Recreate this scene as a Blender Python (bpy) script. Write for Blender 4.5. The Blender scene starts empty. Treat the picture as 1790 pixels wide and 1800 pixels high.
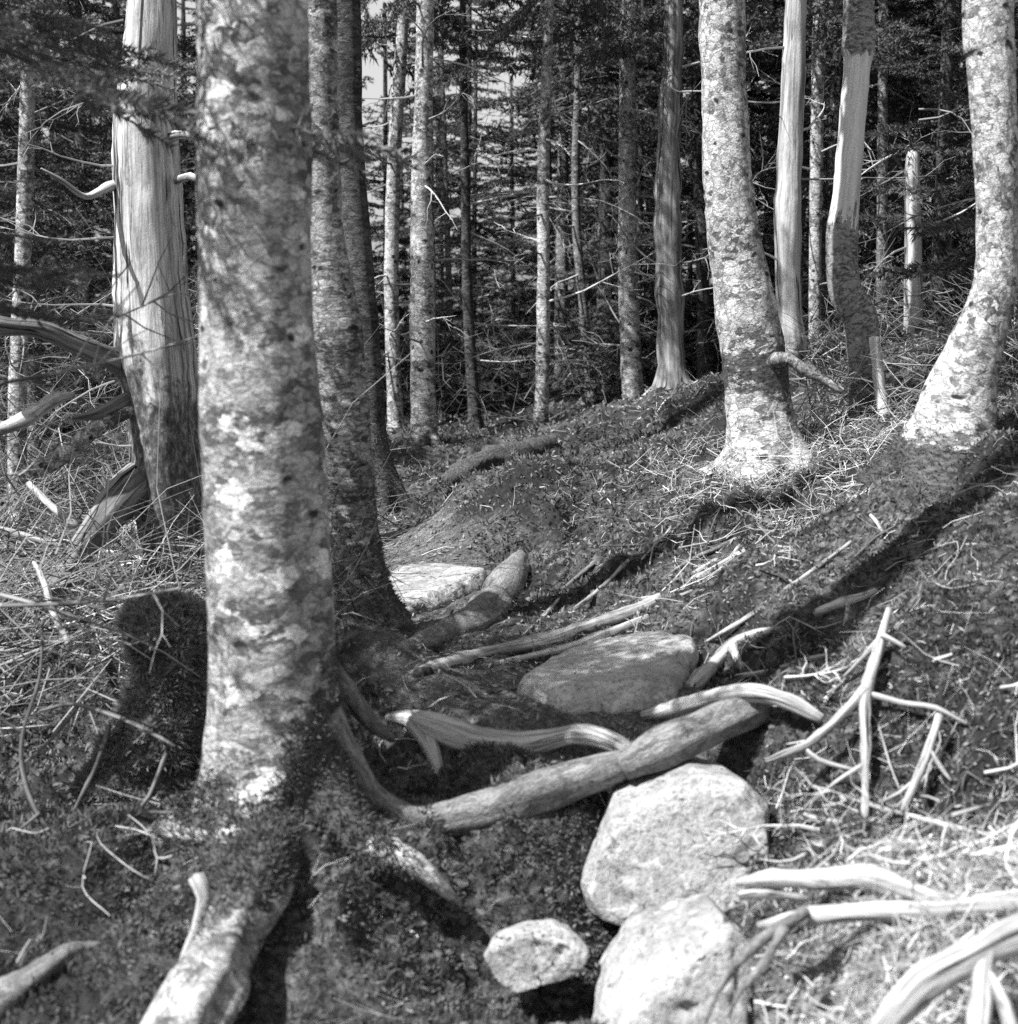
import bpy, bmesh, math
import numpy as np
from math import radians

# ------------------------------------------------------------------ camera, light
scene = bpy.context.scene
PW, PH, FPX = 1790.0, 1800.0, 2557.0          # photograph size and focal length in its pixels
CAM = np.array([0.0, 0.0, 1.5]); PITCH = radians(-8.0)
cam_d = bpy.data.cameras.new("camera")
cam = bpy.data.objects.new("camera", cam_d); scene.collection.objects.link(cam)
cam.location = CAM; cam.rotation_euler = (radians(90) + PITCH, 0, 0)
cam_d.sensor_fit = 'HORIZONTAL'; cam_d.sensor_width = 56.0; cam_d.lens = 80.0
cam_d.clip_end = 2000; cam_d.clip_start = 0.05
cam_d.dof.use_dof = True; cam_d.dof.focus_distance = 7.0; cam_d.dof.aperture_fstop = 5.4
scene.camera = cam

SUN_EL, SUN_AZ = radians(55), radians(-119)     # azimuth of the sun, clockwise from +Y
sun_dir = np.array([math.sin(SUN_AZ) * math.cos(SUN_EL), math.cos(SUN_AZ) * math.cos(SUN_EL), math.sin(SUN_EL)])
world = bpy.data.worlds.new("World"); scene.world = world; world.use_nodes = True
wn = world.node_tree.nodes; wl = world.node_tree.links
bg = wn["Background"]; sky = wn.new("ShaderNodeTexSky"); sky.sky_type = 'NISHITA'; sky.sun_disc = False
sky.sun_elevation = SUN_EL; sky.sun_rotation = SUN_AZ
sky.air_density = 3.0; sky.dust_density = 1.0
bw = wn.new("ShaderNodeRGBToBW"); wl.new(sky.outputs[0], bw.inputs[0]); wl.new(bw.outputs[0], bg.inputs[0])
bg.inputs[1].default_value = 0.06
sd = bpy.data.lights.new("sun", 'SUN'); sd.energy = 5.0; sd.angle = radians(0.6)
sun = bpy.data.objects.new("sun", sd); scene.collection.objects.link(sun)
from mathutils import Vector
sun.rotation_euler = Vector(sun_dir).to_track_quat('Z', 'Y').to_euler()
scene.view_settings.view_transform = 'Standard'; scene.view_settings.look = 'None'
scene.view_settings.exposure = 1.25; scene.view_settings.gamma = 1.0
scene.view_settings.use_curve_mapping = False
scene.render.engine = 'CYCLES'
scene.cycles.max_bounces = 6; scene.cycles.diffuse_bounces = 3; scene.cycles.glossy_bounces = 1
scene.cycles.use_denoising = False

# ------------------------------------------------------------------ numeric helpers
def hash3(i, j, k, s):
    h = (i * 374761393 + j * 668265263 + k * 2147483647 + s * 1274126177) & 0xFFFFFFFF
    h = ((h ^ (h >> 13)) * 1274126177) & 0xFFFFFFFF
    h = ((h ^ (h >> 16)) * 2246822519) & 0xFFFFFFFF
    return ((h ^ (h >> 15)) & 0xFFFFFF) / float(0xFFFFFF)
def vnoise(p, s=0):
    p = np.asarray(p, float); f = np.floor(p); t = p - f; t = t * t * (3 - 2 * t)
    i = f.astype(np.int64); x, y, z = i[..., 0], i[..., 1], i[..., 2]
    def c(a, b, d): return hash3(x + a, y + b, z + d, s)
    u, v, w = t[..., 0], t[..., 1], t[..., 2]
    a = (c(0,0,0) * (1-u) + c(1,0,0) * u) * (1-v) + (c(0,1,0) * (1-u) + c(1,1,0) * u) * v
    b = (c(0,0,1) * (1-u) + c(1,0,1) * u) * (1-v) + (c(0,1,1) * (1-u) + c(1,1,1) * u) * v
    return (a * (1-w) + b * w) * 2 - 1
def fbm(p, o=3, s=0):
    r = 0; a = 1.0; p = np.asarray(p, float)
    for k in range(o): r = r + a * vnoise(p * (2.03 ** k), s + k); a *= 0.5
    return r / 1.75
def sstep(a, b, x):
    t = np.clip((x - a) / (b - a), 0, 1); return t * t * (3 - 2 * t)

# ------------------------------------------------------------------ photograph pixel -> world
cp, sp = math.cos(PITCH), math.sin(PITCH)
def ray(u, v):
    a = (u - PW / 2) / FPX; b = (PH / 2 - v) / FPX
    return np.array([a, cp - b * sp, sp + b * cp])
def P(u, v, Y):
    d = ray(u, v); return CAM + d * (Y / d[1])
def PR(w, u, v, Y):                              # radius in metres of something w pixels wide
    d = ray(u, v); return w * 0.5 / FPX * (Y / d[1])

# ------------------------------------------------------------------ terrain
CTRL = [  # (u, v, distance)
 (0,1800,2.72),(350,1800,2.78),(700,1800,2.85),(950,1800,2.85),(100,1650,3.1),(650,1650,3.25),(800,1560,3.42),
 (100,1400,3.95),(290,1345,4.2),(500,1470,3.5),(700,1480,3.52),(100,1200,4.9),(150,1000,7.0),(305,1040,6.4),(50,900,9.2),(200,1100,5.7),
 (880,1470,3.56),(980,1420,3.64),(980,1500,3.55),(960,1580,3.44),(860,1560,3.4),(900,1680,3.3),(1100,1650,3.55),(1180,1480,3.75),(1320,1560,2.98),(1450,1560,2.95),(1000,1280,3.95),(1200,1300,3.9),(800,1300,3.9),(650,1250,4.1),
 (1100,1200,4.25),(1200,1140,4.6),(950,1160,4.6),(800,1180,4.5),(640,1150,4.7),(850,1120,5.0),(700,1060,5.5),(780,1010,6.0),(700,960,6.7),
 (700,890,7.9),(760,850,8.8),(850,960,6.3),(950,860,7.0),(900,838,7.6),(820,850,8.3),(1000,960,6.1),(1100,1000,5.7),(1080,860,7.0),(1200,900,6.1),(1400,1000,4.95),
 (1300,1150,4.5),(1500,900,5.45),(1450,1150,4.2),(1050,800,8.6),(1200,780,8.2),(1330,810,6.5),(1420,780,6.6),(1520,752,7.0),(1690,765,5.3),(1600,800,5.8),
 (1700,1000,4.2),(1600,1120,3.95),(1790,1300,3.35),(1500,1300,3.6),(1600,1450,3.2),(1400,1420,3.45),(1790,1480,3.0),(1790,1700,2.55),(1500,1650,2.8),(1420,1780,2.75),(1180,1800,3.05),
 (745,788,10.0),(690,755,11.5),(835,752,11.6),(950,765,10.6),(1115,737,11.2),(1180,690,10.6),(1040,700,14),(1400,648,8.6),(1600,650,8.2),(640,780,10.5)]
ANCH = [(-4,4,.05),(-4,8,.05),(-9,8,-.5),(-8,18,-.3),(0,20,.6),(7,20,1.4),(6,9,1.9),(4,5,1.4),(4,2,.8),(-3,1.5,0),(0,0,0),(3,-.5,.5),
 (0,-4,-.4),(-5,-4,-.4),(5,-4,.3),(-5,13,.2),(3,14,.9),(-2,15,.5),(0,30,.4),(18,28,2),(-18,28,-1),(-15,0,-1),(15,0,2)]
cw = np.array([P(*c) for c in CTRL] + [list(a) for a in ANCH], float)
def tps_k(r2): return 0.5 * r2 * np.log(r2 + 1e-9)
N = len(cw); d2 = ((cw[:, None, :2] - cw[None, :, :2]) ** 2).sum(-1)
A = np.zeros((N + 3, N + 3)); A[:N, :N] = tps_k(d2) + np.eye(N) * 0.004
A[:N, N] = 1; A[:N, N+1:] = cw[:, :2]; A[N, :N] = 1; A[N+1:, :N] = cw[:, :2].T
sol = np.linalg.solve(A, np.concatenate([cw[:, 2], [0, 0, 0]]))
def ground0(x, y):
    x = np.asarray(x, float); y = np.asarray(y, float); z = sol[N] + sol[N+1] * x + sol[N+2] * y
    for i in range(N): z = z + sol[i] * tps_k((x - cw[i, 0]) ** 2 + (y - cw[i, 1]) ** 2)
    r = np.hypot(x, y); w = sstep(16, 34, r)
    return np.clip(z, -1.2, 3.0) * (1 - w) + (0.2 + 0.01 * np.clip(x, -40, 40)) * w
def seg_dist(x, y, pl):
    d = np.full(np.shape(x), 1e9)
    for (a, b) in zip(pl[:-1], pl[1:]):
        ab = b - a; t = np.clip(((x - a[0]) * ab[0] + (y - a[1]) * ab[1]) / (ab @ ab), 0, 1)
        d = np.minimum(d, np.hypot(x - a[0] - t * ab[0], y - a[1] - t * ab[1]))
    return d
def march(gf, u, v, t0=1.6, t1=26):
    d = ray(u, v); t = np.linspace(t0, t1, 1600); q = CAM + d * t[:, None]
    b = q[:, 2] < gf(q[:, 0], q[:, 1]); k = int(np.argmax(b)) if b.any() else len(t) - 1
    return q[k]
HUMPS = [(*march(ground0, u, v)[:2], a, sg) for (u, v, a, sg) in ((930, 890, .24, .26), (1080, 900, .10, .22), (790, 880, -.16, .2), (655, 1195, .16, .13), (1370, 1262, .07, .09), (1690, 800, -.05, .2), (1050, 1000, .08, .15), (1250, 1070, .07, .13), (1250, 930, .06, .2), (1560, 880, .08, .16), (1440, 900, -.07, .13), (1380, 1080, .05, .12), (1600, 1130, .05, .14), (1480, 1100, -.05, .1), (880, 1650, -.05, .12), (1500, 1380, -.04, .1))]
HOLE = march(ground0, 1385, 1690)[:2]
PATH = [march(ground0, *q)[:2] for q in [(1130,1262),(980,1265),(850,1225),(800,1195),(760,1095),(745,1030),(710,965),(700,925)]]
PATH = [np.array(p) for p in PATH]
def path_mask(x, y):
    n = vnoise(np.stack([x * 6, y * 6, x * 0], -1), 5) * 0.06
    return 1 - sstep(0.16, 0.30, seg_dist(x, y, PATH) + n)
def ground(x, y, micro=True):
    z = ground0(x, y); x = np.asarray(x, float); y = np.asarray(y, float)
    r = np.hypot(x, y); pm = path_mask(x, y) if micro else 0
    q = np.stack([x, y, 0 * x], -1); fade = (1 - sstep(25, 40, r)) * (1 - 0.75 * pm)
    z = z + fade * (0.10 * fbm(q * 2.4, 2, 11) + 0.10 * np.abs(fbm(q * 5.0, 3, 12)) - .03) + 0.09 * np.exp(-((x + .42) ** 2 + (y - 3.42) ** 2) / .07) - 0.16 * np.exp(-((x - HOLE[0]) ** 2 + (y - HOLE[1]) ** 2) / .012)
    for (hx, hy, ha, hs) in HUMPS: z = z + ha * np.exp(-((x - hx) ** 2 + (y - hy) ** 2) / (2 * hs * hs))
    if micro: z = z + fade * (0.018 * fbm(q * 20, 2, 13))
    return z
def G(u, v, lift=0.0):
    p = march(lambda a, b: ground(a, b), u, v); p = p.copy(); p[2] += lift; return p

# ------------------------------------------------------------------ mesh helpers
def mesh_obj(name, V, F, mat, parent=None, origin=None, attrs=None, smooth=True):
    V = np.asarray(V, np.float32)
    if origin is None: origin = np.zeros(3)
    F = [f for f in (F if isinstance(F, (list, tuple)) else [F]) if len(f)]
    me = bpy.data.meshes.new(name)
    me.vertices.add(len(V)); me.vertices.foreach_set("co", (V - np.float32(origin)).astype(np.float32).ravel())
    li = np.concatenate([f.ravel() for f in F]).astype(np.int32)
    tot = np.concatenate([np.full(len(f), f.shape[1], np.int32) for f in F])
    st = np.concatenate([[0], np.cumsum(tot)[:-1]]).astype(np.int32)
    me.loops.add(len(li)); me.loops.foreach_set("vertex_index", li)
    me.polygons.add(len(st)); me.polygons.foreach_set("loop_start", st)
    me.polygons.foreach_set("use_smooth", np.full(len(st), smooth, bool))
    for k, a in (attrs or {}).items():
        a = np.asarray(a, np.float32)
        if a.ndim == 2: at = me.attributes.new(k, 'FLOAT_VECTOR', 'POINT'); at.data.foreach_set("vector", a.ravel())
        else: at = me.attributes.new(k, 'FLOAT', 'POINT'); at.data.foreach_set("value", a)
    me.update(calc_edges=True)
    if mat: me.materials.append(mat)
    o = bpy.data.objects.new(name, me); scene.collection.objects.link(o)
    if parent is not None: o.parent = parent
    else: o.location = origin
    return o
def tag(o, label=None, cat=None, group=None, kind=None):
    if label: o["label"] = label
    if cat: o["category"] = cat
    if group: o["group"] = group
    if kind: o["kind"] = kind
    return o
def thing(name, loc, label, cat, group=None):
    o = bpy.data.objects.new(name, None); scene.collection.objects.link(o)
    o.empty_display_size = 0.1; o.location = loc
    return tag(o, label, cat, group)
def crom(pts, step):
    pts = np.asarray(pts, float); n = len(pts)
    if n == 2: pts = np.stack([pts[0], (pts[0] + pts[1]) / 2, pts[1]]); n = 3
    e = np.concatenate([[2 * pts[0] - pts[1]], pts, [2 * pts[-1] - pts[-2]]]); out = []
    for i in range(n - 1):
        p0, p1, p2, p3 = e[i:i+4]; m = max(2, int(np.linalg.norm((p2 - p1)[:3]) / step))
        t = np.linspace(0, 1, m, endpoint=False)[:, None]
        out.append(0.5 * (2*p1 + (p2-p0)*t + (2*p0-5*p1+4*p2-p3)*t*t + (3*p1-p0-3*p2+p3)*t**3))
    return np.concatenate(out + [pts[-1:]])
def tube(pts, rad, seg=12, step=0.04, namp=0.06, nfreq=9.0, seed=0, flat=1.0, flare=None, rag=False, ridge=0.0, bumps=0.0):
    """organic tube along a path; returns V, F, tc, along. flare=(z_ground, amp, lobes)"""
    q = crom(np.column_stack([pts, rad]), step); C = q[:, :3]; R = np.maximum(q[:, 3], 1e-4)
    T = np.gradient(C, axis=0); T /= np.linalg.norm(T, axis=1)[:, None] + 1e-12
    al = np.concatenate([[0], np.cumsum(np.linalg.norm(np.diff(C, axis=0), axis=1))])
    ref = np.array([0, 0, 1.0]) if abs(T[0, 2]) < 0.9 else np.array([0, 1.0, 0])
    n = np.cross(T[0], ref); n /= np.linalg.norm(n); Nn = [n]
    for k in range(1, len(C)):
        n = Nn[-1] - T[k] * (Nn[-1] @ T[k]); Nn.append(n / np.linalg.norm(n))
    Nn = np.array(Nn); B = np.cross(T, Nn)
    th = np.linspace(0, 2 * np.pi, seg, endpoint=False)
    ct, st = np.cos(th), np.sin(th); M = len(C)
    D = Nn[:, None] * ct[None, :, None] + B[:, None] * st[None, :, None] * flat
    tc = np.stack([np.broadcast_to(R.mean() * ct, (M, seg)), np.broadcast_to(R.mean() * st, (M, seg)), np.broadcast_to(al[:, None], (M, seg))], -1)
    rr = R[:, None] * (1 + namp * fbm(tc * nfreq + seed * 7.3, 2, seed) + 0.5 * namp * vnoise(tc * nfreq * 4 + seed, seed + 9))
    if ridge: rr = rr * (1 + ridge * fbm(np.stack([tc[..., 0] / R.mean() * 1.7 + seed, tc[..., 1] / R.mean() * 1.7, tc[..., 2] / R.mean() * .16], -1), 3, seed + 21) + .5 * ridge * vnoise(np.stack([np.zeros_like(rr), np.zeros_like(rr), tc[..., 2] / R.mean() * .45 + seed], -1), seed + 4))
    if bumps: rr = rr + bumps * np.maximum(0, fbm(tc * 14 + seed, 2, seed + 3) - 0.25)
    if flare:
        zg, amp, lob, ph = flare; h = np.maximum(C[:, 2] - zg, -0.05)
        ang = th[None, :] + 0.4 * vnoise(np.stack([h * 5, h * 0, h * 0], -1), seed)[:, None]
        rr = rr + amp * np.exp(-h / (amp * 1.3))[:, None] * (0.55 + 0.5 * np.cos(lob * ang + ph) * np.exp(-h / 0.3)[:, None] + 0.25 * np.cos((lob + 2) * ang + 2 * ph))
    V = C[:, None] + D * rr[..., None]
    if rag:  # broken end
        V[-1] += T[-1] * (R[-1] * 1.2 * np.random.default_rng(seed).random(seg))[:, None]
    V = V.reshape(-1, 3); i = np.arange(M - 1)[:, None] * seg; j = np.arange(seg)[None]; jn = (j + 1) % seg
    F4 = np.stack([i + j, i + jn, i + seg + jn, i + seg + j], -1).reshape(-1, 4)
    c0 = len(V); V = np.concatenate([V, [C[0] - T[0] * R[0] * 0.25, C[-1] + T[-1] * R[-1] * (0.1 if rag else 0.35)]])
    jj = np.arange(seg); k = (M - 1) * seg
    F3 = np.concatenate([np.stack([(jj + 1) % seg, jj, np.full(seg, c0)], -1), np.stack([k + jj, k + (jj + 1) % seg, np.full(seg, c0 + 1)], -1)])
    tcf = np.concatenate([tc.reshape(-1, 3), [[0, 0, 0], [0, 0, al[-1]]]]); alf = np.concatenate([np.repeat(al, seg), [0, al[-1]]])
    return V, [F4, F3], tcf, alf
def merge(parts):
    Vs, F4, F3, tcs, off = [], [], [], [], 0
    for V, F, tc, al in parts:
        Vs.append(V); F4.append(F[0] + off); F3.append(F[1] + off); tcs.append(tc); off += len(V)
    return np.concatenate(Vs), [np.concatenate(F4), np.concatenate(F3)], np.concatenate(tcs)
def segs_mesh(Aa, Bb, ra, rb, sides=3):
    """many straight tapered sticks as open prisms"""
    T = Bb - Aa; T = T / (np.linalg.norm(T, axis=1)[:, None] + 1e-9)
    ref = np.where(np.abs(T[:, 2:3]) < 0.9, np.array([[0, 0, 1.0]]), np.array([[1.0, 0, 0]]))
    n = np.cross(T, ref); n /= np.linalg.norm(n, axis=1)[:, None]; b = np.cross(T, n)
    th = np.arange(sides) * 2 * np.pi / sides
    D = n[:, None] * np.cos(th)[None, :, None] + b[:, None] * np.sin(th)[None, :, None]
    V = np.concatenate([Aa[:, None] + D * ra[:, None, None], Bb[:, None] + D * rb[:, None, None]], 1)
    m = len(Aa); base = np.arange(m)[:, None] * 2 * sides; j = np.arange(sides)[None]; jn = (j + 1) % sides
    F = np.stack([base + j, base + jn, base + sides + jn, base + sides + j], -1).reshape(-1, 4)
    return V.reshape(-1, 3), F
def blades(pos, nrm, ln, wd, rng, spread=0.8):
    """one thin triangle per point"""
    n = len(pos); d = nrm + rng.normal(0, spread, (n, 3)); d /= np.linalg.norm(d, axis=1)[:, None]
    s = np.cross(d, rng.normal(0, 1, (n, 3))); s /= np.linalg.norm(s, axis=1)[:, None] + 1e-9
    w = np.broadcast_to(wd, (n,))[:, None] * 0.5; l = np.broadcast_to(ln, (n,))[:, None]
    mid = pos + d * l * 0.55
    V = np.stack([pos, mid + s * w, pos + d * l, mid - s * w], 1).reshape(-1, 3)
    F = (np.arange(n)[:, None] * 4 + np.array([[0, 1, 2, 3]]))
    return V, F
def sample_mesh(V, F, n, rng, wfun=None):
    T = []
    for f in F:
        if f.shape[1] == 4: T += [f[:, [0, 1, 2]], f[:, [0, 2, 3]]]
        else: T.append(f)
    T = np.concatenate(T); a, b, c = V[T[:, 0]], V[T[:, 1]], V[T[:, 2]]
    cr = np.cross(b - a, c - a); ar = np.linalg.norm(cr, axis=1); nr = cr / (ar[:, None] + 1e-12)
    w = ar.copy()
    if wfun is not None: w = w * wfun((a + b + c) / 3, nr)
    if w.sum() <= 0: return np.zeros((0, 3)), np.zeros((0, 3))
    k = rng.choice(len(T), n, p=w / w.sum()); u = np.sqrt(rng.random(n)); v = rng.random(n)
    return a[k] * (1 - u)[:, None] + b[k] * (u * (1 - v))[:, None] + c[k] * (u * v)[:, None], nr[k]

# ------------------------------------------------------------------ materials (all neutral grey: a monochrome photograph)
def g(x): return (x, x, x, 1)
class MT:
    def __init__(s, name):
        s.m = bpy.data.materials.new(name); s.m.use_nodes = True; s.t = s.m.node_tree
        s.b = s.t.nodes["Principled BSDF"]; s.b.inputs["Roughness"].default_value = 0.85
        s.b.inputs["Specular IOR Level"].default_value = 0.2
    def n(s, ty, **kw):
        x = s.t.nodes.new(ty)
        for k, v in kw.items():
            if k[0] == 'i': x.inputs[int(k[1:])].default_value = v
            else: setattr(x, k, v)
        return x
    def l(s, a, b): s.t.links.new(a, b)
    def attr(s, name): return s.n("ShaderNodeAttribute", attribute_name=name)
    def coord(s, src, sc=(1, 1, 1)):
        if src == 'obj': o = s.n("ShaderNodeTexCoord").outputs["Object"]
        elif src == 'pos': o = s.n("ShaderNodeNewGeometry").outputs["Position"]
        else: o = s.attr(src).outputs["Vector"]
        m = s.n("ShaderNodeMapping"); m.inputs["Scale"].default_value = sc; s.l(o, m.inputs[0]); return m.outputs[0]
    def noise(s, co, scale, det=4, rough=0.6, dist=0.0):
        x = s.n("ShaderNodeTexNoise"); x.inputs["Scale"].default_value = scale; x.inputs["Detail"].default_value = det
        x.inputs["Roughness"].default_value = rough; x.inputs["Distortion"].default_value = dist; s.l(co, x.inputs["Vector"]); return x.outputs["Fac"]
    def ramp(s, f, *st):
        x = s.n("ShaderNodeValToRGB"); e = x.color_ramp.elements
        while len(e) < len(st): e.new(0.5)
        for k, (p, c) in enumerate(st): e[k].position = p; e[k].color = g(c)
        s.l(f, x.inputs[0]); return x.outputs[0]
    def mix(s, f, a, b):
        x = s.n("ShaderNodeMix", data_type='RGBA')
        for i, v in ((6, a), (7, b)):
            if isinstance(v, (int, float)): x.inputs[i].default_value = g(v)
            else: s.l(v, x.inputs[i])
        if isinstance(f, (int, float)): x.inputs[0].default_value = f
        else: s.l(f, x.inputs[0])
        return x.outputs[2]
    def math(s, op, a, b=0.0):
        x = s.n("ShaderNodeMath", operation=op)
        for i, v in ((0, a), (1, b)):
            if isinstance(v, (int, float)): x.inputs[i].default_value = v
            else: s.l(v, x.inputs[i])
        return x.outputs[0]
    def bump(s, h, strength, dist=0.01, prev=None):
        x = s.n("ShaderNodeBump"); x.inputs["Strength"].default_value = strength; x.inputs["Distance"].default_value = dist
        s.l(h, x.inputs["Height"])
        if prev: s.l(prev, x.inputs["Normal"])
        return x.outputs[0]
    def done(s, col, nrm=None):
        s.l(col, s.b.inputs["Base Color"])
        if nrm: s.l(nrm, s.b.inputs["Normal"])
        return s.m

def mat_bark(name, dark, mid, light, sc=1.0, lich=0.52, blot=0.6, hz=1.6, white=None, bump=0.6, knots=0.1):
    """lichen-mottled smooth bark; attr 'moss' darkens to moss"""
    M = MT(name); co1 = M.coord('tc'); co = M.coord('tc', (1, 1, hz))
    wob = M.n("ShaderNodeTexNoise"); wob.inputs["Scale"].default_value = 22 * sc; wob.inputs["Detail"].default_value = 4; M.l(co, wob.inputs["Vector"])
    wv = M.n("ShaderNodeVectorMath", operation='MULTIPLY_ADD'); M.l(wob.outputs["Color"], wv.inputs[0]); wv.inputs[1].default_value = (.06 / sc,) * 3; M.l(co, wv.inputs[2]); cd = wv.outputs[0]
    v = M.n("ShaderNodeTexVoronoi"); v.inputs["Scale"].default_value = 26 * sc; M.l(cd, v.inputs["Vector"]); sep = M.n("ShaderNodeSeparateColor"); M.l(v.outputs["Color"], sep.inputs[0])
    n1 = M.noise(co, 9 * sc, 5, 0.6, 0.4); n2 = M.noise(cd, 34 * sc, 5, 0.7, 0.3); n3 = M.noise(cd, 8.5 * sc, 3, 0.5, 0.2); n4 = M.noise(co, 130 * sc, 3, 0.75); n5 = M.noise(M.coord('tc', (1, 1, hz * 1.7)), 22 * sc, 5, 0.7, 0.3)
    f = M.math('ADD', M.math('MULTIPLY', sep.outputs[0], 0.5), M.math('MULTIPLY', n1, 0.65)); n6 = M.noise(M.coord('tc', (1, 1, .8)), 2.6, 3, .6, .5); f = M.math('ADD', f, M.math('MULTIPLY', M.math('SUBTRACT', n6, .51), 1.3))
    c = M.ramp(f, (0.28, dark), (0.52, mid), (0.78, light))
    c = M.mix(M.ramp(n2, (lich, 0.0), (lich + 0.07, 0.85)), c, light)
    c = M.mix(M.ramp(n3, (blot, 0.0), (blot + 0.02, 1.0)), c, white or light * 1.25)
    vf = M.n('ShaderNodeTexVoronoi', feature='DISTANCE_TO_EDGE'); vf.inputs['Scale'].default_value = 17 * sc; M.l(cd, vf.inputs['Vector']); c = M.mix(M.ramp(vf.outputs['Distance'], (0.0, 0.6), (0.10, 0.0)), c, dark * .7)
    c = M.mix(M.ramp(n5, (0.34, 0.8), (0.42, 0.0)), c, dark * 0.6)
    fm = M.ramp(n4, (0.36, 0.25), (0.58, 1.0)); x = M.n("ShaderNodeMix", data_type='RGBA', blend_type='MULTIPLY'); x.inputs[0].default_value = 0.75
    M.l(c, x.inputs[6]); M.l(fm, x.inputs[7]); c = x.outputs[2]
    v2 = M.n("ShaderNodeTexVoronoi"); v2.inputs["Scale"].default_value = 8 * sc; M.l(cd, v2.inputs["Vector"])
    c = M.mix(M.ramp(v2.outputs["Distance"], (knots, 0.0), (knots + .08, 1.0)), dark * 0.25, c)
    mo = M.attr('moss').outputs["Fac"]; mn = M.noise(co1, 20, 5, 0.75)
    mm = M.ramp(M.math('ADD', mo, M.math('MULTIPLY', M.math('SUBTRACT', mn, 0.5), 2.2)), (0.48, 0.0), (0.62, 1.0))
    mc = M.ramp(M.noise(co1, 90, 3, 0.7), (0.35, 0.015), (0.65, 0.10)); c = M.mix(mm, c, mc)
    nb = M.bump(n2, bump, 0.012); nb = M.bump(n5, bump * .7, 0.01, nb); nb = M.bump(n4, bump * 0.6, 0.005, nb)
    return M.done(c, nb)
def mat_peel(name):
    M = MT(name); co = M.coord('tc', (1, 1, .06)); co1 = M.coord('tc', (1, 1, 1.3)); n1 = M.noise(co, 30, 8, .75, .4); n2 = M.noise(co1, 60, 5, .7, .4); n3 = M.noise(M.coord('tc', (1, 1, .25)), 22, 5, .7, .4)
    wd = M.ramp(n1, (.33, .30), (.48, .52), (.65, .66)); bk = M.ramp(n2, (.36, .03), (.5, .15), (.66, .36)); bk = M.mix(M.ramp(M.noise(co1, 14, 4, .6), (.52, 0), (.6, .7)), bk, .26)
    f = M.ramp(M.math('ADD', M.attr('peel').outputs["Fac"], M.math('MULTIPLY', M.math('SUBTRACT', n3, .5), 2.4)), (.48, 0), (.53, 1))
    c = M.mix(f, bk, wd); mo = M.attr('moss').outputs["Fac"]; mm = M.ramp(M.math('ADD', mo, M.math('MULTIPLY', M.math('SUBTRACT', M.noise(co1, 20, 5, .75), .5), 2.0)), (.48, 0), (.62, 1)); c = M.mix(mm, c, .05)
    nb = M.bump(f, -.8, .012); nb = M.bump(n2, .5, .008, nb); return M.done(c, nb)
def mat_wood(name, dark, mid, light, grain=1.0, bark=0.10):
    """bleached barkless wood with long cracks; attr 'moss' = old dark bark / algae left on it"""
    M = MT(name); co = M.coord('tc', (1, 1, 0.05)); co1 = M.coord('tc', (1, 1, 0.5))
    n1 = M.noise(co, 22 * grain, 9, 0.78, 0.5); n2 = M.noise(co, 17 * grain, 4, 0.6, 0.9); n3 = M.noise(co1, 9, 5, 0.65, 0.4); n4 = M.noise(co1, 45, 4, 0.7)
    c = M.ramp(n1, (0.38, dark), (0.48, mid), (0.58, light)); cr = M.ramp(n2, (0.36, 0.0), (0.40, 1.0)); c = M.mix(cr, dark * 0.25, c)
    c = M.mix(M.ramp(n3, (0.55, 0.0), (0.7, 0.7)), c, mid * 0.55)
    mo = M.attr('moss').outputs["Fac"]
    mm = M.ramp(M.math('ADD', mo, M.math('MULTIPLY', M.math('SUBTRACT', M.noise(co1, 14, 5, 0.7, 0.4), 0.5), 1.3)), (0.44, 0.0), (0.62, 1.0))
    bc = M.ramp(n4, (0.32, bark * 0.25), (0.52, bark), (0.7, bark * 3.2)); c = M.mix(mm, c, bc)
    h = M.math('ADD', n1, M.math('MULTIPLY', cr, 0.8)); nb = M.bump(h, 0.7, 0.008); nb = M.bump(n4, 0.35, 0.008, nb)
    return M.done(c, nb)
def mat_rnd(name, a, b, rough=0.8, trans=0.0):
    M = MT(name); r = M.attr('rnd').outputs["Fac"]; c = M.ramp(r, (0.0, a), (1.0, b))
    if trans:
        M.l(c, M.b.inputs["Base Color"]); tr = M.n("ShaderNodeBsdfTranslucent"); M.l(c, tr.inputs[0]); mx = M.n("ShaderNodeMixShader"); mx.inputs[0].default_value = trans
        M.l(M.b.outputs[0], mx.inputs[1]); M.l(tr.outputs[0], mx.inputs[2]); M.l(mx.outputs[0], M.t.nodes["Material Output"].inputs[0]); return M.m
    return M.done(c)
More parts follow.
